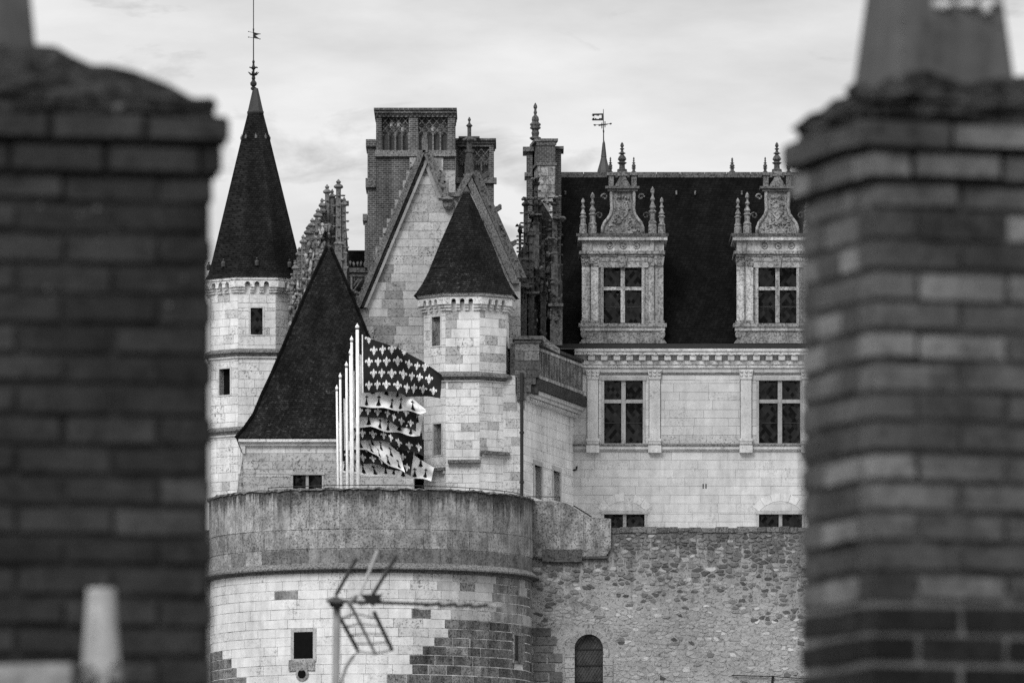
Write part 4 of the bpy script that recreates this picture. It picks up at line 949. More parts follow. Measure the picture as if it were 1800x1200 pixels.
    finial(X(1093.5), 250, 302, Y + .4, 15, M_DARK, D)
    finial(X(1073), 276, 304, Y + .4, 7.5, M_DARK, D); finial(X(1114), 276, 304, Y + .4, 7.5, M_DARK, D)
    for x, y, w in ((1025, 348, 11.5), (1041.5, 338, 13), (1147, 328, 13), (1163, 347, 11.5)): candelabrum(X(x), y, 411, Y + .25, w, M_CARVE, D)
dormer(0); dormer(272)

# ------------------------------------------------------------------ lodging chimney stack with candelabrum
CY = 386.0; s_ = S(CY)
ch = thing('stone_chimney_stack', 'tall stone and brick chimney stack topped with a carved candelabrum finial', 'chimney', W(955, 2000 - (TZ - CAMZ) / s_, CY))
def skew(mb, x0, x1, x2, ya, yb, Y, dd=2.4, g=0):   # front face x1..x2, left flank receding to x0
    z0, z1 = ZP(yb, Y), ZP(ya, Y); A, B = Vector((XP(x1 - g, Y), Y - g * .02, 0)), Vector((XP(x2 + g, Y), Y - g * .02, 0)); C, D = Vector((XP(x2 + g, Y) - .2, Y + dd, 0)), Vector((XP(x0 - g, Y + dd), Y + dd, 0))
    return mb.hex([(A.x, A.y, z0), (B.x, B.y, z0), (C.x, C.y, z0), (D.x, D.y, z0), (A.x, A.y, z1), (B.x, B.y, z1), (C.x, C.y, z1), (D.x, D.y, z1)])
part('shaft', skew(MB(), 936, 945, 976, 291, 620, CY), M_PARAPET, ch)
part('brick_shaft', skew(MB(), 936, 945, 976, 249, 285.9, CY), M_BRICK, ch)
part('band', skew(MB(), 936, 945, 976, 286, 290.9, CY, g=3), M_MOSS, ch)
part('cap', skew(MB(), 936, 945, 976, 244, 248.9, CY, g=5).pbox(943, 249.1, 978, 255, CY - .05, .2), M_MOSS, ch)
for i in range(9):
    xs_ = [945.5, 945.5 + rnd.uniform(9, 21), 975.6]; y = 295 + i * 15
    for xa, xb in zip(xs_, xs_[1:]): part('stone_block', MB().pbox(xa, y, xb - .6, y + 14.2, CY - .03, .1), M_PARAPET, ch).color = (rnd.uniform(.45, 1.15), 1, 0, 1)
part('rear_flue', MB().pbox(976.2, 262, 986.5, 420, CY + 1, 1.6), M_BRICK, ch); part('rear_flue_cap', MB().pbox(974, 257, 991, 261.9, CY + .85, 2), M_MOSS, ch)
part('side_flue', MB().pbox(925.5, 266, 936, 430, CY + 1.5, 1.5), M_BRICK, ch); part('side_flue_cap', MB().pbox(919, 258, 938, 265.9, CY + 1.3, 1.9), M_MOSS, ch); part('side_band', MB().pbox(922, 303, 936, 310, CY + 1.4, 1.7), M_MOSS, ch)
candel = MB().plathe(941, CY + .9, [(.6, 181), (3, 186), (3.6, 189), (2, 192), (2, 194), (3.2, 198), (2, 202), (5.5, 206), (6.5, 211), (5.6, 214), (8.4, 218), (7.6, 223), (8.8, 226), (5.5, 229), (7, 234), (5.5, 240), (10, 242), (10, 244), (6, 247)], 10)
for y in (219, 225):
    for a in range(8): candel.lump(W(941, y, CY + .9) + Vector((math.cos(R(45 * a)), math.sin(R(45 * a)), 0)) * 8 * s_, 1.6 * s_, 1.6 * s_, 2.4 * s_)
part('candelabrum', candel, M_DARK, ch)

# ------------------------------------------------------------------ brick chimneys with tracery
def tracery(parent, x0, x1, y0, y1, Y, nl=4, pale=()):
    k = MB(); n = nl; w = (x1 - x0) / n; ym = y0 + (y1 - y0) * .45
    for i in range(n + 1):
        x = x0 + i * w; k.pbox(x - 1.6, ym, x + 1.6, y1, Y, .18)
    step = w
    for i in range(-4, n + 4):                # lozenges
        for sg in (1, -1):
            a, b = (x0 + i * step, y0), (x0 + i * step + sg * (ym - y0 + 6) * .85, ym + 6)
            pts = [(a[0] + (b[0] - a[0]) * t / 10, a[1] + (b[1] - a[1]) * t / 10) for t in range(11)]
            for p, q in zip(pts, pts[1:]):
                if x0 - .5 < p[0] < x1 + .5 and x0 - .5 < q[0] < x1 + .5: k.tube([W(p[0], p[1], Y + .06), W(q[0], q[1], Y + .06)], 1.1 * S(Y), 4)
    part('tracery', k, M_BRICK, parent)
    for i, x in enumerate([x0 + (j + .5) * w for j in range(n)]):
        part('lancet', MB().prism([(x - w / 2 + 1.6, y1), (x + w / 2 - 1.6, y1), (x + w / 2 - 1.6, ym + 6), (x, ym + 1), (x - w / 2 + 1.6, ym + 6)], Y + .2, .05), M_DARK, parent).color = (.7, .5, 0, 1)
    for (x, y) in pale: part('pale_patch', MB().plathe(x, Y + .3, [(3.2, y - 4), (3.6, y), (3.2, y + 4)], 8), M_STONE, parent)
BY = 382.5
bc = thing('brick_chimney', 'massive square brick chimney with lozenge tracery panels above the gables', 'chimney', W(730, 2000 - (TZ - CAMZ) / S(BY), BY), 'decorated brick chimneys')
k = MB(); k.pbox(661, 206, 800, 600, BY + .3, 3.2); k.pbox(661, 206, 671, 264, BY, .3); k.pbox(718.5, 206, 735, 264, BY, .3); k.pbox(787, 206, 800, 264, BY, .3); k.pbox(661, 275, 800, 600, BY, .3)
part('shaft', k, M_BRICK, bc)
part('cornice', MB().pbox(657, 189.5, 803, 193, BY - .22, 3.8).pbox(658, 193.1, 802, 199, BY - .14, 3.6).pbox(660, 199.1, 801, 205.9, BY - .05, 3.4), M_BRICK, bc)
for i in range(18): part('dentil', MB().pbox(661 + i * 7.8, 199.5, 664.5 + i * 7.8, 204, BY - .11, .1), M_DARKER, bc)
tracery(bc, 671, 718.5, 206, 264, BY + .05, 4, ((688, 219), (701, 219), (708, 228)))
tracery(bc, 735, 787, 206, 264, BY + .05, 4, ((761, 227),))
part('stone_band', MB().pbox(659, 264.1, 801.5, 274.9, BY - .16, .5), M_MOSS, bc).color = (1.2, 1, 0, 1)
part('side_flue', MB().pbox(646, 258, 660.8, 600, BY + .8, 2.4), M_BRICK, bc); part('side_flue_cap', MB().pbox(643, 245, 660.5, 257.8, BY + .65, 2.8), M_BRICK, bc)
part('side_band', MB().pbox(642.5, 313, 660.5, 329, BY + .6, 2.8), M_MOSS, bc); part('side_flue', MB().pbox(641, 388, 645.8, 470, BY + 1, 1.6), M_BRICK, bc); part('side_flue_cap', MB().pbox(637.5, 376, 645.5, 387.8, BY + .9, 1.9), M_MOSS, bc)
for (x0, y0, x1, y1) in ((720, 277, 735, 300), (763, 277, 779, 300), (778, 300, 800, 340)): part('quoin', MB().pbox(x0, y0, x1, y1, BY - .04, .1), M_STONE, bc).color = (.6, 1, 0, 1)
BY2 = 385.0
b2 = thing('brick_chimney', 'lower square brick chimney with diamond tracery behind the finial of the second gable', 'chimney', W(835, 2000 - (TZ - CAMZ) / S(BY2), BY2), 'decorated brick chimneys')
k = MB(); k.pbox(801, 258, 868, 600, BY2 + .3, 3); k.pbox(860, 258, 868, 312, BY2, .3); k.pbox(801, 258, 804, 312, BY2, .3); k.pbox(801, 322, 868, 600, BY2, .3); k.pbox(801, 252, 868, 258, BY2, .3)
part('shaft', k, M_BRICK, b2); part('cornice', MB().pbox(806, 239.5, 843, 243, BY2 - .3, 3).pbox(799, 243.1, 872, 247, BY2 - .2, 3.4).pbox(800, 247.1, 870, 251.9, BY2 - .1, 3.2), M_BRICK, b2)
tracery(b2, 804, 860, 262, 311, BY2 + .05, 4); part('stone_band', MB().pbox(799, 312.1, 873, 321.9, BY2 - .18, .5), M_MOSS, b2)

# ------------------------------------------------------------------ flamboyant gothic dormer gables
GL = 378.1
gl = thing('gothic_gable', 'cluster of crocketed gothic pinnacles climbing behind the steep slate pavilion roof', 'pinnacles', W(570, 2000 - (TZ - CAMZ) / S(GL), GL))
m_ = MB(); m_.prism([(506, 640), (506, 560), (512, 490), (522, 450), (536, 418), (550, 392), (566, 362), (580, 346), (604, 350), (612, 440), (618, 560), (618, 640)][::-1], GL + .3, .8); part('gable', m_, M_DARK, gl).color = (1.1, 1, 0, 1)
for (x, yt, yb, w, t) in ((595, 315, 560, 15, 1.3), (584, 332, 560, 10, 1.0), (575, 324, 560, 13, 1.5), (566, 348, 560, 11, 1.2), (559, 366, 560, 15, 1.3), (549, 383, 570, 14, 1.6), (541, 396, 570, 13, 1.2), (533, 412, 580, 12, 1.6), (526, 434, 590, 12, 1.4), (519, 458, 600, 11, 1.7), (513, 486, 600, 10, 1.5), (605, 346, 560, 11, 1.2)):
    o = gothic_pinnacle(x, yt, yb, GL - rnd.uniform(0, .5), w, M_DARK, gl, 5); o.color = (t * 1.25, 1, 0, 1)
for i in range(90):
    t = rnd.random(); x = 510 + 62 * t + rnd.uniform(-6, 8); y = 560 - 180 * t + rnd.uniform(-20, 45)
    k = MB(); k.lump(W(x, y, GL - .5), rnd.uniform(2.5, 5.5) * S(GL), .25, rnd.uniform(4, 10) * S(GL), .3); part('carved_leaf', k, M_DARK, gl).color = (rnd.uniform(1.0, 4.2), .7, 0, 1)
for y in (353, 357): part('gargoyle', MB().pbox(600, y, 613, y + 3.4, GL - .3, .4), M_DARK, gl)
GR = 380.5
gr_ = thing('gothic_gable', 'dark weathered gothic gable with crocketed pinnacles between turret and lodging', 'pinnacles', W(950, 2000 - (TZ - CAMZ) / S(GR), GR))
m_ = MB(); m_.prism([(905, 612), (905, 470), (916, 440), (926, 418), (938, 372), (956, 360), (972, 386), (980, 430), (989, 470), (989, 606)][::-1], GR + .4, .8); part('gable', m_, M_DARKER, gr_)
for (x, yt, yb, w, t) in ((924, 346, 560, 13, 1.2), (942, 310, 470, 13, 1.3), (947, 346, 520, 16, 1.2), (975, 345, 540, 14, 1.4), (934, 400, 590, 12, 1.0), (914, 392, 500, 8, 1.2), (966, 392, 560, 12, .9), (983, 384, 600, 9, 1.3), (955, 420, 600, 11, .9), (921, 470, 600, 12, 1.2), (940, 480, 606, 9, 1.1)):
    o = gothic_pinnacle(x, yt, yb, GR - rnd.uniform(0, .8), w, M_DARKER, gr_, 5, shaft=.5); o.color = (t * 1.25, 1, 0, 1)
for (x0, y0, x1, y1) in ((964, 533, 990, 538), (905, 498, 930, 504), (919, 512, 948, 516), (972, 380, 992, 384), (930, 375, 952, 378)):
    part('ledge', MB().pbox(x0, y0, x1, y1, GR - 1.0, 1.4), M_DARK, gr_)
part('buttress', MB().pbox(967, 538, 988.5, 606, GR - .8, 1.2), M_DARK, gr_); part('buttress', MB().pbox(906, 504, 926, 600, GR - .9, 1.2), M_DARK, gr_)
ac = MB(); pts = [W(950 - 16 * (1 - t / 8) ** .6 * 1.0, 520 - 62 * (t / 8), GR - .5) for t in range(9)] + [W(950 + 12 * (t / 8) ** .7, 458 + 70 * (t / 8), GR - .5) for t in range(1, 9)]; ac.tube(pts, 2.2 * S(GR), 6); part('arch_rib', ac, M_DARK, gr_)
for i in range(36):
    x = rnd.uniform(908, 986); y = rnd.uniform(400, 595); k = MB(); k.lump(W(x, y, GR - .8), rnd.uniform(2, 4.5) * S(GR), .25, rnd.uniform(3, 9) * S(GR), .3); part('carved_leaf', k, M_DARKER, gr_).color = (rnd.uniform(.7, 2.4), 1, 0, 1)

for (x, y, w) in ((942, 314, 9), (946, 349, 13), (976, 347, 11), (983, 382, 12), (924, 349, 8), (962, 356, 9), (933, 376, 8), (915, 398, 7), (970, 420, 10), (925, 505, 10), (948, 470, 9)):
    k = MB(); Yc_ = min(GR - 1.1, 385.3)
    for q in range(6): k.lump(W(x + rnd.uniform(-.9, .9) * w, y + rnd.uniform(-2, 3), Yc_ + rnd.uniform(-.2, .2)), rnd.uniform(.25, .5) * w * S(GR), .22, rnd.uniform(2, 3.5) * S(GR), .35)
    part('foliage_collar', k, M_DARK, gr_).color = (rnd.uniform(.8, 1.6), 1, 0, 1)
for (xa, ya, xb, yb, n_) in ((738, 268, 624, 540, 34), (750, 266, 786, 344, 10), (836, 304, 920, 488, 26)):
    for i in range(n_):
        t = rnd.random(); k = MB(); r_ = rnd.uniform(1.2, 3.0) * S(GY); k.lump(W(xa + (xb - xa) * t + rnd.uniform(-3, 3), ya + (yb - ya) * t, GY - .25 + rnd.uniform(-.1, .2)), r_, .12, r_ * .9, .4)
        part('lichen_clump', k, M_MOSS, gh).color = (rnd.uniform(.4, 1.3), 1, 0, 1)
# ------------------------------------------------------------------ gallery with openwork balustrade behind
VY = 386.0
bl = thing('openwork_gallery', 'dark openwork stone balustrade under a strip of roof left of the gable', 'balustrade', W(632, 2000 - (TZ - CAMZ) / S(VY), VY))
part('roof', MB().prism([(596, 470), (596, 440), (668, 440), (668, 470)][::-1], VY + 1.2, 3), M_SLATE_DARK, bl)
part('back_wall', MB().pbox(590, 470, 690, 640, VY + 1.0, 1), M_DARKER, bl)
part('rail', MB().pbox(592, 471, 672, 478.5, VY - .1, .5).pbox(592, 482, 672, 486, VY, .3), M_DARK, bl).color = (1.5, 1, 0, 1)
for i in range(12): k = MB(); k.lump(W(597 + i * 6.3, 463 + rnd.uniform(-2, 2), VY), 2.6 * S(VY), .12, 5 * S(VY)); part('fleuron', k, M_DARK, bl).color = (1.6, 1, 0, 1)
for x in (616, 641, 596, 664): part('baluster', MB().pbox(x, 486, x + 3.4, 560, VY, .3), M_DARK, bl).color = (2.2, 1, 0, 1)
for x in (607, 627, 652): k = MB(); c = W(x, 491, VY + .1); k.tube([c + Vector((4.5 * S(VY) * math.cos(R(30 * q)), 0, 4.5 * S(VY) * math.sin(R(30 * q)))) for q in range(13)], 1.2 * S(VY), 5); part('tracery_ring', k, M_DARK, bl).color = (2, 1, 0, 1)
for x in (621, 646, 600): part('tracery_brace', MB().tube([W(x, 503, VY + .1), W(x + 18, 478, VY + .1)], 1.6 * S(VY), 5).tube([W(x, 512, VY + .1), W(x + 19, 484, VY + .1)], 1.2 * S(VY), 5), M_DARK, bl).color = (2, 1, 0, 1)
for i in range(14): k = MB(); k.lump(W(rnd.uniform(612, 650), rnd.uniform(506, 530), VY - .2), 4 * S(VY), .2, 4 * S(VY), .35); part('fleuron', k, M_DARK, bl).color = (rnd.uniform(1, 2), 1, 0, 1)

# ------------------------------------------------------------------ lead spirelet and weather vane behind the ridge
SY = 392.5; s_ = S(SY)
ss = thing('lead_spirelet', 'small lead spirelet with a pierced banner weather vane behind the ridge', 'spire', W(1061, 600, SY))
part('spire', MB().plathe(1061.3, SY, [(1, 247), (2.5, 252), (5, 274), (5.6, 275.5), (4.8, 276), (7, 285), (11.5, 300), (13, 309), (13, 600)], 8, .3), M_LEAD, ss)
v = MB(); v.tube([W(1060.6, 192, SY), W(1061, 250, SY)], [.5 * s_, 1.1 * s_], 6); v.lump(W(1061, 231, SY), 1.8 * s_, 1.8 * s_, 3.5 * s_)
part('rod', v, M_IRON, ss)
v = MB(); v.prism([(1041, 200), (1060, 199.5), (1060, 202), (1043, 203)], SY, .03); v.prism([(1042, 209), (1060, 209.5), (1060, 212), (1041, 212)], SY, .03); v.prism([(1057.5, 202), (1060, 202), (1060, 209.5), (1057.5, 209.5)], SY, .03); v.prism([(1040, 202), (1044, 201), (1045, 205), (1042, 204.6)], SY, .03); v.prism([(1040, 210.5), (1042, 207.6), (1045, 207), (1044, 211)], SY, .03)
for q in range(5): v.lump(W(1047 + q * 2.4, rnd.choice((203, 208.6)), SY), 1.4 * s_, .03, 1 * s_)
part('banner_vane', v, M_IRON, ss)
v = MB(); v.tube([W(1044, 220, SY - .4), W(1075, 217.5, SY + .4)], .6 * s_, 4); v.tube([W(1052, 221, SY), W(1068, 218.5, SY)], 1.3 * s_, 4); v.tube([W(1058, 216, SY), W(1058, 226, SY)], 1.1 * s_, 4); v.tube([W(1063.5, 213.5, SY), W(1063.5, 224, SY)], 1.1 * s_, 4)
for x, y in ((1045.5, 220), (1073.5, 217.8)): v.lump(W(x, y, SY), 2.4 * s_, 1 * s_, 1.7 * s_)
part('compass_arms', v, M_IRON, ss)

# ------------------------------------------------------------------ flagpoles and flags
POLES = [(628, 572, 630, 1.00, 361.5), (618, 594, 621, .80, 361.96), (615.5, 617, 618, .62, 362.32), (609, 639, 611.5, .78, 362.68), (598, 659, 601, .70, 363.04), (592, 680, 596, .66, 363.4)]
ordn = ('tallest white flagpole at the right end of the row of six', 'second tallest white flagpole, next to the tallest one', 'slim white flagpole close behind the second tallest', 'fourth white flagpole in the descending row', 'fifth white flagpole in the row, next to the shortest', 'shortest white flagpole at the left end of the row')
for (xt, yt, xb, w, Y), lab in zip(POLES, ordn):
    k = S(Y); base = W(xb, 2000 - (TZ - CAMZ) / k, Y)
    p = thing('flagpole', lab, 'flagpole', base, 'white flagpoles on the terrace')
    top = W(xt, yt + 6, Y); part('pole', MB().tube([base, top], [3.5 * w * k, 2.8 * w * k], 10), M_WHITE, p, True)
    part('halyard', MB().tube([base + Vector((.10 * w + .02, -.02, .8)), top + Vector((.09 * w, -.02, -.1))], .008, 4), M_LEAD, p)
    part('cap_collar', MB().plathe(xt, Y, [(3.0 * w, yt + 5.2), (3.0 * w, yt + 7.2)], 10), M_IRON, p)
    part('pole_cap', MB().plathe(xt, Y, [(.6, yt - 4), (1.0, yt - 2), (2.8 * w + .8, yt + 1.5), (2.9 * w + .8, yt + 3), (2.2 * w, yt + 6)], 10), M_WHITE, p)
def interp(P, t):
    d = [0]
    for a, b in zip(P, P[1:]): d.append(d[-1] + math.hypot(b[0] - a[0], b[1] - a[1]))
    x = t * d[-1]
    for i in range(len(P) - 1):
        if x <= d[i + 1] + 1e-9:
            f = (x - d[i]) / max(1e-6, d[i + 1] - d[i]); return (P[i][0] + (P[i + 1][0] - P[i][0]) * f, P[i][1] + (P[i + 1][1] - P[i][1]) * f)
    return P[-1]
def plen(P): return sum(math.hypot(b[0] - a[0], b[1] - a[1]) for a, b in zip(P, P[1:]))
FLEUR = [[(0, .5), (.11, .30), (.13, .18), (.07, -.03), (-.07, -.03), (-.13, .18), (-.11, .30)],
         [(.08, -.03), (.13, .10), (.20, .22), (.30, .25), (.40, .19), (.42, .07), (.37, -.02), (.29, -.01), (.30, .06), (.24, .09), (.20, -.03)],
         [(.20, -.05), (.20, -.12), (-.20, -.12), (-.20, -.05)],
         [(.07, -.13), (.17, -.28), (.07, -.27), (0, -.46), (-.07, -.27), (-.17, -.28), (-.07, -.13)]]
FLEUR.append([(-x, y) for x, y in FLEUR[1]][::-1])
ERM = [[(.06, .14), (.11, -.10), (.27, -.42), (.12, -.40), (.07, -.5), (0, -.42), (-.07, -.5), (-.12, -.40), (-.27, -.42), (-.11, -.10), (-.06, .14)],
       [(.045, .5), (.045, .12), (-.045, .12), (-.045, .5)], [(.19, .38), (.19, .28), (-.19, .28), (-.19, .38)]]
def flag(name, label, top, bot, Y, kind, amp=.16, ph=0., diag=.0, rows=5, eh=18, ew=17, off=(0, 0), waves=2.1):
    Lu = (plen(top) + plen(bot)) / 2; Lv = (math.hypot(top[0][0] - bot[0][0], top[0][1] - bot[0][1]) + math.hypot(top[-1][0] - bot[-1][0], top[-1][1] - bot[-1][1])) / 2
    Lv0 = math.hypot(top[0][0] - bot[0][0], top[0][1] - bot[0][1])
    def pos(u, v, lift=0):
        u0_ = u; u = min(1, max(0, u + .022 * math.sin(2 * math.pi * 2.1 * u + ph + 1.3 * v) * math.sin(math.pi * u)))
        a = interp(top, u); b = interp(bot, u); rip = 1.8 * math.sin(2 * math.pi * (waves * 1.2 * u + diag * v) + ph) * min(1, u * 2); a = (a[0], a[1] + rip * .5); b = (b[0], b[1] + rip); Yw = Y + amp * math.sin(2 * math.pi * (waves * u + diag * v) + ph) * min(1, u * 4 + .05) + .05 * math.sin(9 * u + 7 * v)
        return W(a[0] + (b[0] - a[0]) * v, a[1] + (b[1] - a[1]) * v, Yw) + Vector((0, -lift, 0))
    nu, nv = 40, 16; mb = MB()
    mb.add([pos(i / nu, j / nv) for i in range(nu + 1) for j in range(nv + 1)], [(i * (nv + 1) + j, i * (nv + 1) + j + 1, (i + 1) * (nv + 1) + j + 1, (i + 1) * (nv + 1) + j) for i in range(nu) for j in range(nv)])
    f = thing(name, label, 'flag', pos(0, 1), 'fleur-de-lis and ermine flags'); dark = kind == 'fleur'
    part('cloth', mb, M_FLAGD if dark else M_FLAGW, f, True)
    def loc(u):
        a, b = interp(top, u), interp(bot, u); return max(1., math.hypot(a[0] - b[0], a[1] - b[1]))
    r = 0; dd = eh * .62 + off[1]
    while dd < 130 and r < rows:
        uu = ew * (.62 + .5 * (r % 2)) + off[0]
        while uu < Lu - ew * .3:
            e = MB(); ok = dd - eh * .1 < loc(min(1, uu / Lu))
            for pl in (FLEUR if dark else ERM):
                q = []
                for x, y in pl:
                    u = (uu + x * eh * .86) / Lu
                    if not (0 < u < 1): ok = False
                    u = min(1, max(0, u)); v = min(1, max(0, 1 - (dd + y * eh) / loc(u))); q.append(pos(u, v, .025))
                e.add(q, [tuple(range(len(q)))[::-1]])
            if ok: part('fleur_de_lis' if dark else 'ermine_spot', e, M_PRINT if dark else M_INK, f)
            uu += ew
        dd += eh * 1.08; r += 1
    part('hoist_band', MB().tube([pos(0, t / 6) for t in range(7)], .03, 5), M_WHITE, f)
    return f
flag('flag', 'large black flag sown with white fleurs-de-lis, topmost of the flags', [(637, 588), (660, 598), (700, 612), (740, 632), (777, 660)], [(638, 690), (700, 688), (718, 695), (745, 698), (774, 699)], 361.50, 'fleur', .28, .2, -.75, waves=1.5, eh=19, ew=17.5, rows=6)
flag('flag', 'white ermine flag showing just below the topmost black flag', [(631, 622), (680, 640), (716, 690), (749, 721)], [(632, 714), (690, 719), (722, 724), (738, 726), (749, 723)], 361.96, 'erm', .15, 1.2, -.3, eh=19, ew=24, rows=2)
flag('flag', 'black fleur-de-lis flag, second of the black ones from the top', [(622, 652), (690, 680), (715, 712), (733, 722)], [(623, 733), (668, 733), (700, 748), (731, 758)], 362.32, 'fleur', .15, .4, .4, eh=16, rows=2)
flag('flag', 'white ermine flag between the second and third black flags', [(617, 662), (690, 700), (728, 716), (745, 724)], [(618, 752), (650, 750), (690, 760), (718, 764), (738, 766)], 362.68, 'erm', .15, 2., -.3, eh=18, ew=20, rows=2)
flag('flag', 'black fleur-de-lis flag, third of the black ones from the top', [(611, 680), (690, 735), (742, 762)], [(612, 775), (650, 772), (682, 778), (712, 792), (744, 800)], 363.04, 'fleur', .15, 1.1, .4, eh=17, rows=1, ew=18)
flag('flag', 'small folded white ermine flag below the third black flag', [(605, 700), (645, 760), (672, 768), (702, 796)], [(606, 791), (645, 789), (676, 812), (712, 831)], 363.40, 'erm', .15, .7, .3, eh=17, ew=21, rows=2)
flag('flag', 'lowest black fleur-de-lis flag, twisted round the folded ermine flag', [(600, 725), (655, 780), (690, 776), (728, 792)], [(601, 810), (650, 815), (690, 824), (722, 836)], 363.76, 'fleur', .15, .2, .5, eh=16, rows=3)
flag('flag', 'lowest white ermine flag blowing out over the doorway', [(594, 740), (655, 805), (700, 812), (724, 796), (763, 822)], [(596, 829), (650, 835), (715, 839), (745, 843), (758, 846)], 364.12, 'erm', .15, .9, .3, eh=18, ew=20, rows=2)

# ================================================================== FOREGROUND ROOFTOPS
BV = []
for i in range(7):
    q = rnd.uniform; me = bpy.data.meshes.new('brick'); vs = []; bv = .05
    for z in (-.5, .5):
        for y in (-.5, .5):
            for x in (-.5, .5):
                for ax in range(3):
                    v = [x, y, z]
                    for k in range(3):
                        if k != ax: v[k] *= 1 - (bv * 1.6 if k == 2 else bv * .35) * q(.6, 1.5)
                    vs.append([c + q(-.012, .012) for c in v])
    # chamfered box: hull built with bmesh
    import bmesh
    bm = bmesh.new()
    for v in vs: bm.verts.new(v)
    bmesh.ops.convex_hull(bm, input=bm.verts); bm.to_mesh(me); bm.free(); me.materials.append(M_FBRICK); BV.append(me)
def brick(parent, c, size, rz, tone, sp=.8):
    o = bpy.data.objects.new('brick', rnd.choice(BV)); COL.objects.link(o); o.parent = parent; o.location = Vector(c) - BASE[parent]; o.scale = size
    o.rotation_euler = (rnd.uniform(-.02, .02), rnd.uniform(-.014, .014), rz + rnd.uniform(-.02, .02)); o.scale = (size[0] * rnd.uniform(.95, 1.0), size[1], size[2] * rnd.uniform(.88, 1.08)); o.color = (tone, sp, 0, 1); return o
def fchimney(label, corner_px, Y, ang, wid, dep, ytops, zbase, pale_below=None, left=False, tonefn=None):
    """Brick stack: corner = front corner nearest the gap (front-left, or front-right when left=True)."""
    cz = .0707; P = Vector((XP(corner_px, Y), Y, 0)); ex = Vector((math.cos(R(ang)), math.sin(R(ang)), 0)); ey = Vector((-math.sin(R(ang)), math.cos(R(ang)), 0))
    O = P - ex * wid if left else P            # front-left corner of the shaft
    ctr = O + ex * wid / 2 + ey * dep / 2
    c = thing('brick_chimney_stack', label, 'chimney', (ctr.x, ctr.y, zbase), 'blurred brick chimneys in the foreground')
    zt = ZP(ytops, Y)                          # top of the widest course
    n = int((zt - zbase) / cz) + 1
    def pt(u, v): return O + ex * u + ey * v
    def core(g, z0, z1, m, nm):
        a = [pt(-g, -g), pt(wid + g, -g), pt(wid + g, dep + g), pt(-g, dep + g)]
        return part(nm, MB().hex([(q.x, q.y, z0) for q in a] + [(q.x, q.y, z1) for q in a]), m, c)
    zp = ZP(pale_below, Y) if pale_below else zbase
    core(-.006, zp, zt - .004, M_FMORT3 if left else M_FMORT2, 'mortar_core')
    if pale_below: core(-.006, zbase, zp, M_FPALE, 'pale_mortar_core')
    core(.018 - .007, zt - 2 * cz - .004, zt - cz - .004, M_FMORT, 'corbel_core'); core(.034 - .006, zt - cz, zt - .005, M_FMORT, 'corbel_core')
    rzf = R(ang)
    for i in range(n):
        z = zt - cz * (i + .5)
        g = (.036, .018)[i] if i < 2 else 0.0
        lowp = pale_below and z < zp
        hb = .0535 if not lowp else .053
        sh = .11 if i % 2 else 0.0
        # front and back rows
        for face in (0, 1):
            u = -g - sh * (1 if True else 0)
            while u < wid + g - .02:
                a, b = max(u, -g), min(u + .215, wid + g)
                if b - a > .04:
                    q = pt((a + b) / 2, (-g + .05) if face == 0 else (dep + g - .05)); px = CX + q.x * F / q.y; py = HY - (z - CAMZ) * F / q.y
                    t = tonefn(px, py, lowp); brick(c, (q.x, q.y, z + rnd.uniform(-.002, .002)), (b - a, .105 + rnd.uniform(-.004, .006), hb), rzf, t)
                u += .2255
        for face in (0, 1):
            v = -g + .108; first = True
            L_ = .105 if i % 2 == 0 else .215
            while v < dep + g - .13:
                b = min(v + L_, dep + g - .11)
                if b - v > .03:
                    q = pt((-g + .05) if face == 0 else (wid + g - .05), (v + b) / 2); t = tonefn(CX + q.x * F / q.y, HY - (z - CAMZ) * F / q.y, lowp)
                    brick(c, (q.x, q.y, z), (.105 + rnd.uniform(-.004, .005), b - v, hb), rzf, t)
                v = b + .0105; L_ = .215
    return c, pt, ex, ey, zt
# right chimney
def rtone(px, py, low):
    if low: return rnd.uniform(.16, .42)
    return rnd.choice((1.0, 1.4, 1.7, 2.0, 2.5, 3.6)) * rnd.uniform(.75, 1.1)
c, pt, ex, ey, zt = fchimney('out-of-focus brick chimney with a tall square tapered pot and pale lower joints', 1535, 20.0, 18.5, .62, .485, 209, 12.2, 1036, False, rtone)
wid, dep = .62, .485
def frust(mb, pt, u0, u1, v0, v1, z0, iu, iv, z1):
    a = [pt(u0, v0), pt(u1, v0), pt(u1, v1), pt(u0, v1)]; b = [pt(u0 + iu, v0 + iv), pt(u1 - iu, v0 + iv), pt(u1 - iu, v1 - iv), pt(u0 + iu, v1 - iv)]
    return mb.hex([(q.x, q.y, z0) for q in a] + [(q.x, q.y, z1) for q in b])
def rough(mb, n, jit, seed):
    """Subdivide a lumpy mortar cap and shake its points."""
    bm = bmesh.new(); vs = [bm.verts.new(v) for v in mb.v]
    for f in mb.f: bm.faces.new([vs[i] for i in f])
    bmesh.ops.subdivide_edges(bm, edges=bm.edges, cuts=n, use_grid_fill=True)
    r = random.Random(seed)
    for v in bm.verts: v.co += Vector((r.uniform(-jit, jit), r.uniform(-jit, jit), r.uniform(-jit, jit)))
    bm.verts.index_update(); o = MB(); o.v = [tuple(v.co) for v in bm.verts]; o.f = [tuple(v.index for v in f.verts) for f in bm.faces]; bm.free(); return o
mb = frust(MB(), pt, -.012, wid + .012, -.012, dep + .012, zt, 0, 0, zt + .045); part('cap_bed', rough(mb, 7, .012, 1), M_CAPM, c)
mb = frust(MB(), pt, -.008, wid + .008, -.008, dep + .008, zt + .045, .115, .075, zt + .115); part('cap_mortar', rough(mb, 6, .013, 2), M_CAPM, c)
zp0 = zt + .085; pu0, pu1, pv0, pv1 = .085, wid - .235, .06, dep - .115
mb = MB()
frust(mb, pt, pu0, pu1, pv0, pv1, zp0, .042, .035, zp0 + .36)
pot = part('chimney_pot', mb, M_POT, c)
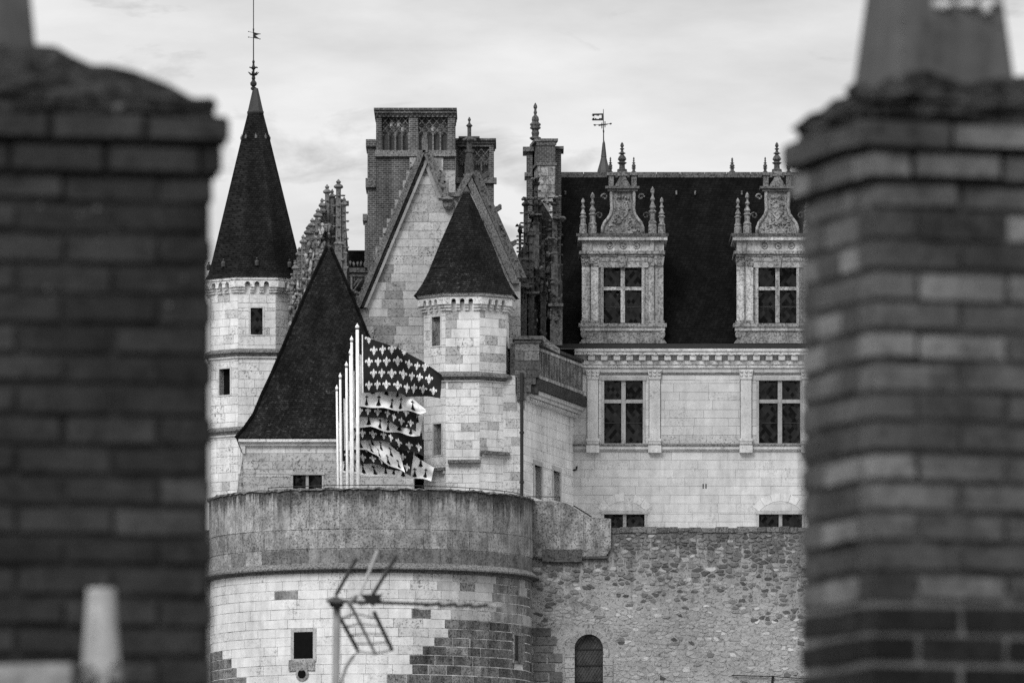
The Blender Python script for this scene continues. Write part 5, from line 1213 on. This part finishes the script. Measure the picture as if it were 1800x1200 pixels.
mb = frust(MB(), pt, pu0 + .03, pu1 - .03, pv0 + .02, pv1 - .02, zp0 + .361, .0, 0, zp0 + .41); part('pot_rim', mb, M_POT, pot)
mb = MB()
for v in range(3): q = pt(pu0 + .12 + .06 * v, pv0 + .012); mb.lump((q.x, q.y, zp0 + .20 + .006 * v), .03, .012, .012)
part('lichen_patch', mb, M_PALE, pot)
q = pt(pu1 - .075, pv0 + .0); mb = MB(); mb.lump((q.x, q.y, zp0 + .195), .014, .014, .016, .1); part('pale_knob', mb, M_PALE, pot)
# left chimney
def ltone2(px, py, low): return rnd.uniform(.40, .82) * (1.3 if rnd.random() < .1 else 1)
c2, pt2, ex2, ey2, zt2 = fchimney('out-of-focus dark brick chimney with corbelled cap and sloping mortar top', 374, 20.0, 11.5, .80, .42, 203, 12.2, None, True, ltone2)
mb = frust(MB(), pt2, -.01, .80 + .006, -.01, .43, zt2, 0, 0, zt2 + .035); part('cap_bed', rough(mb, 7, .009, 3), M_CAPM, c2).color = (.55, 1, 0, 1)
mb = MB(); a = [pt2(.03, .0), pt2(.80, .0), pt2(.80, .42), pt2(.03, .42)]; b_ = [pt2(.07, .06), pt2(.43, .06), pt2(.43, .36), pt2(.07, .36)]
mb.hex([(q.x, q.y, zt2 + .035) for q in a] + [(q.x, q.y, zt2 + .155) for q in b_]); part('cap_mortar', rough(mb, 7, .010, 4), M_CAPM, c2).color = (.6, 1, 0, 1)
mb = frust(MB(), pt2, .09, .395, .075, .345, zt2 + .13, .030, .030, zt2 + .50); part('chimney_pot', mb, M_POT, c2).color = (.8, 1, 0, 1)
for cc, P_, w_, d_, z0_, z1_, n_, tl, th_ in ((c, pt, .62, .485, zt + .02, zt + .10, 26, .3, 2.6), (c2, pt2, .80, .42, zt2 + .0, zt2 + .05, 16, .3, 1.3)):
    for i in range(n_):                            # crumbling mortar lumps round the cap
        q = P_(rnd.uniform(0, w_), rnd.choice((-.006, .01, .03))) if i % 2 else P_(.01, rnd.uniform(0, d_ * .7))
        mb = MB(); r_ = rnd.uniform(.012, .032); mb.lump((q.x, q.y, rnd.uniform(z0_, z1_) - (0 if i % 3 else .02)), r_, r_ * .8, r_ * .7, .35); part('mortar_crumb', mb, M_CAPM, cc).color = (rnd.uniform(tl, th_), .8, 0, 1)
# mortar crumbs and pale lichen dots on the brick faces
for cc, P_, w_, z_, n_, k in ((c2, pt2, .8, zt2, 12, .8), (c, pt, .62, zt, 6, .9)):
    for i in range(n_):
        q = P_(rnd.uniform(.3 if cc is c2 else .02, w_ - .02), -.004); mb = MB(); r = rnd.uniform(.004, .009); mb.lump((q.x, q.y, z_ - rnd.uniform(.12, .6)), r, .004, r); part('lichen_spot', mb, M_PALE, cc).color = (rnd.uniform(.10, .28), .2, 0, 1)
# houses that carry them (their roofs stay just below the picture)
def house(name, label, x0, x1, y0, y1, zw, zr, yr):
    h = thing(name, label, 'house', ((x0 + x1) / 2, (y0 + y1) / 2, 0))
    part('wall', MB().box(x0 + .15, x1 - .15, y0 + .25, y1 - .25, 0, zw), M_MORTAR, h)
    r = MB(); r.add([(x0, y0, zw - .1), (x1, y0, zw - .1), (x1, yr, zr), (x0, yr, zr), (x1, y1, zw - .1), (x0, y1, zw - .1)], [(0, 1, 2, 3), (3, 2, 4, 5), (0, 3, 5), (1, 4, 2), (0, 5, 4, 1)])
    rf = part('roof', r, M_TILE, h); return h, rf
XE = XP(212, 19.3)
h1_, rf1 = house('town_house', 'tiled town house whose pale ridge shows below the dark chimney', -7, XE, 16.2, 24.4, 9.6, 12.93, 19.3)
x = -3.2
while x < XP(95, 19.3):
    part('ridge_tile', MB().tube([(x, 19.3, 12.965), (min(x + .36, XP(128, 19.3)), 19.3, 12.972)], .105, 12), M_PALE, rf1).color = (.42, 1, 0, 1); x += .37
fin = thing('ridge_finial', 'pale tapered clay finial standing on the ridge before the dark chimney', 'finial', (XP(180, 19.3), 19.3, 12.9))
k = 19.3 / F; zf_ = lambda y: ZP(y, 19.3)
part('spike', MB().lathe(XP(178, 19.3), 19.3, [(42 * k, zf_(1216)), (37 * k, zf_(1195)), (33 * k, zf_(1160)), (29 * k, zf_(1100)), (26.5 * k, zf_(1060)), (25.5 * k, zf_(1037)), (24 * k, zf_(1034))], 20), M_PALE, fin).color = (.82, 1, 0, 1)
part('foot', MB().lathe(XP(178, 19.3), 19.3, [(60 * k, 12.88), (55 * k, zf_(1222)), (42 * k, zf_(1208))], 20), M_CAPM, fin, True)
part('mortar_collar', MB().lump((XP(160, 19.3), 19.28, zf_(1192)), 20 * k, 36 * k, 32 * k).lump((XP(205, 19.3), 19.28, zf_(1196)), 20 * k, 36 * k, 36 * k), M_CAPM, fin).color = (2.2, 1, 0, 1)
h2_, rf2 = house('town_house', 'tiled town house below the chimney with the tall pot', .55, 6.5, 16.5, 24.2, 9.4, 12.85, 20.2)
h3_, rf3 = house('town_house', 'tiled town house carrying the television antenna', -7, 3, 50.5, 59.5, 9.0, 13.9, 55.0)

# ------------------------------------------------------------------ television antenna
AY = 55.0; k = S(AY)
an = thing('television_antenna', 'blurred television antenna with V-shaped reflector on a thin mast', 'antenna', (XP(586, AY), AY, 13.85))
part('mast', MB().tube([(XP(586, AY), AY, 13.85), W(592.5, 1052, AY)], 7 * k, 12), M_MAST, an, True)
bd_ = Vector((.87, .49, 0)); el = Vector((.49, -.87, 0)); C0 = W(622, 1057, AY) - bd_ * 0.0
C0 = W(600, 1056, AY - .05)
part('boom', MB().tube([C0 - bd_ * 28 * k, C0 + bd_ * 318 * k], [4.0 * k, 1.4 * k], 8), M_ALU, an)
part('mast_clamp', MB().lump(W(592, 1059, AY - .06), 16 * k, 16 * k, 13 * k, .15), M_PLAST, an)
dip = C0 + bd_ * 58 * k
mb = MB(); mb.prism([(633, 1044), (672, 1044), (664, 1056), (656, 1064), (646, 1058)], AY - .1, .08); part('dipole_box', mb, M_PLAST, an)
part('dipole', MB().tube([dip - el * .15, dip + el * .15], 3.2 * k, 6), M_ALU, an)
part('bracket_arm', MB().tube([W(612, 1064, AY - .1), W(618, 1056, AY - .1), W(628, 1046, AY - .1)], 4 * k, 6), M_ALU, an)
for i, dx_ in enumerate((86, 99, 112, 125, 138, 151, 164, 182, 214, 246, 278, 308)):
    c_ = C0 + bd_ * dx_ * k; Ld = .075 if i < 7 else .10
    part('director', MB().tube([c_ - el * Ld, c_ + el * Ld], (2.2 if i < 7 else 3.4) * k, 5), M_PLAST if i < 11 else M_ALUP, an)
for sgn, arms, mats in ((1, ((590, 1046, 627, 980), (632, 1046, 664, 966), (655, 1045, 697, 976)), (M_PLAST, M_ALUP, M_PLAST)), (-1, ((592, 1074, 631, 1146), (616, 1062, 661, 1150), (657, 1074, 690, 1143)), (M_PLAST, M_ALU, M_PLAST))):
    ends = []
    for (xa, ya, xb, yb), m in zip(arms, mats):
        dy = -(xa - 622) * k * 1.6
        p, q = W(xa, ya, AY + dy), W(xb, yb, AY + dy); ends.append((p, q)); part('reflector_arm', MB().tube([p, q], (3.6 if m is M_PLAST else 2.8) * k, 6), m, an)
    for i in range(5):
        t = .18 + .2 * i
        if sgn < 0: part('reflector_rod', MB().tube([e[0].lerp(e[1], t) for e in (ends[0], ends[1], ends[2])], 1.8 * k, 4), M_ALU, an)
part('coaxial_cable', MB().tube([W(630, 1142, AY), W(620, 1154, AY + .05), W(609, 1170, AY + .05), W(602, 1190, AY + .02), W(598, 1215, AY), W(589, 1240, AY)], 3 * k, 6), M_MAST, an)
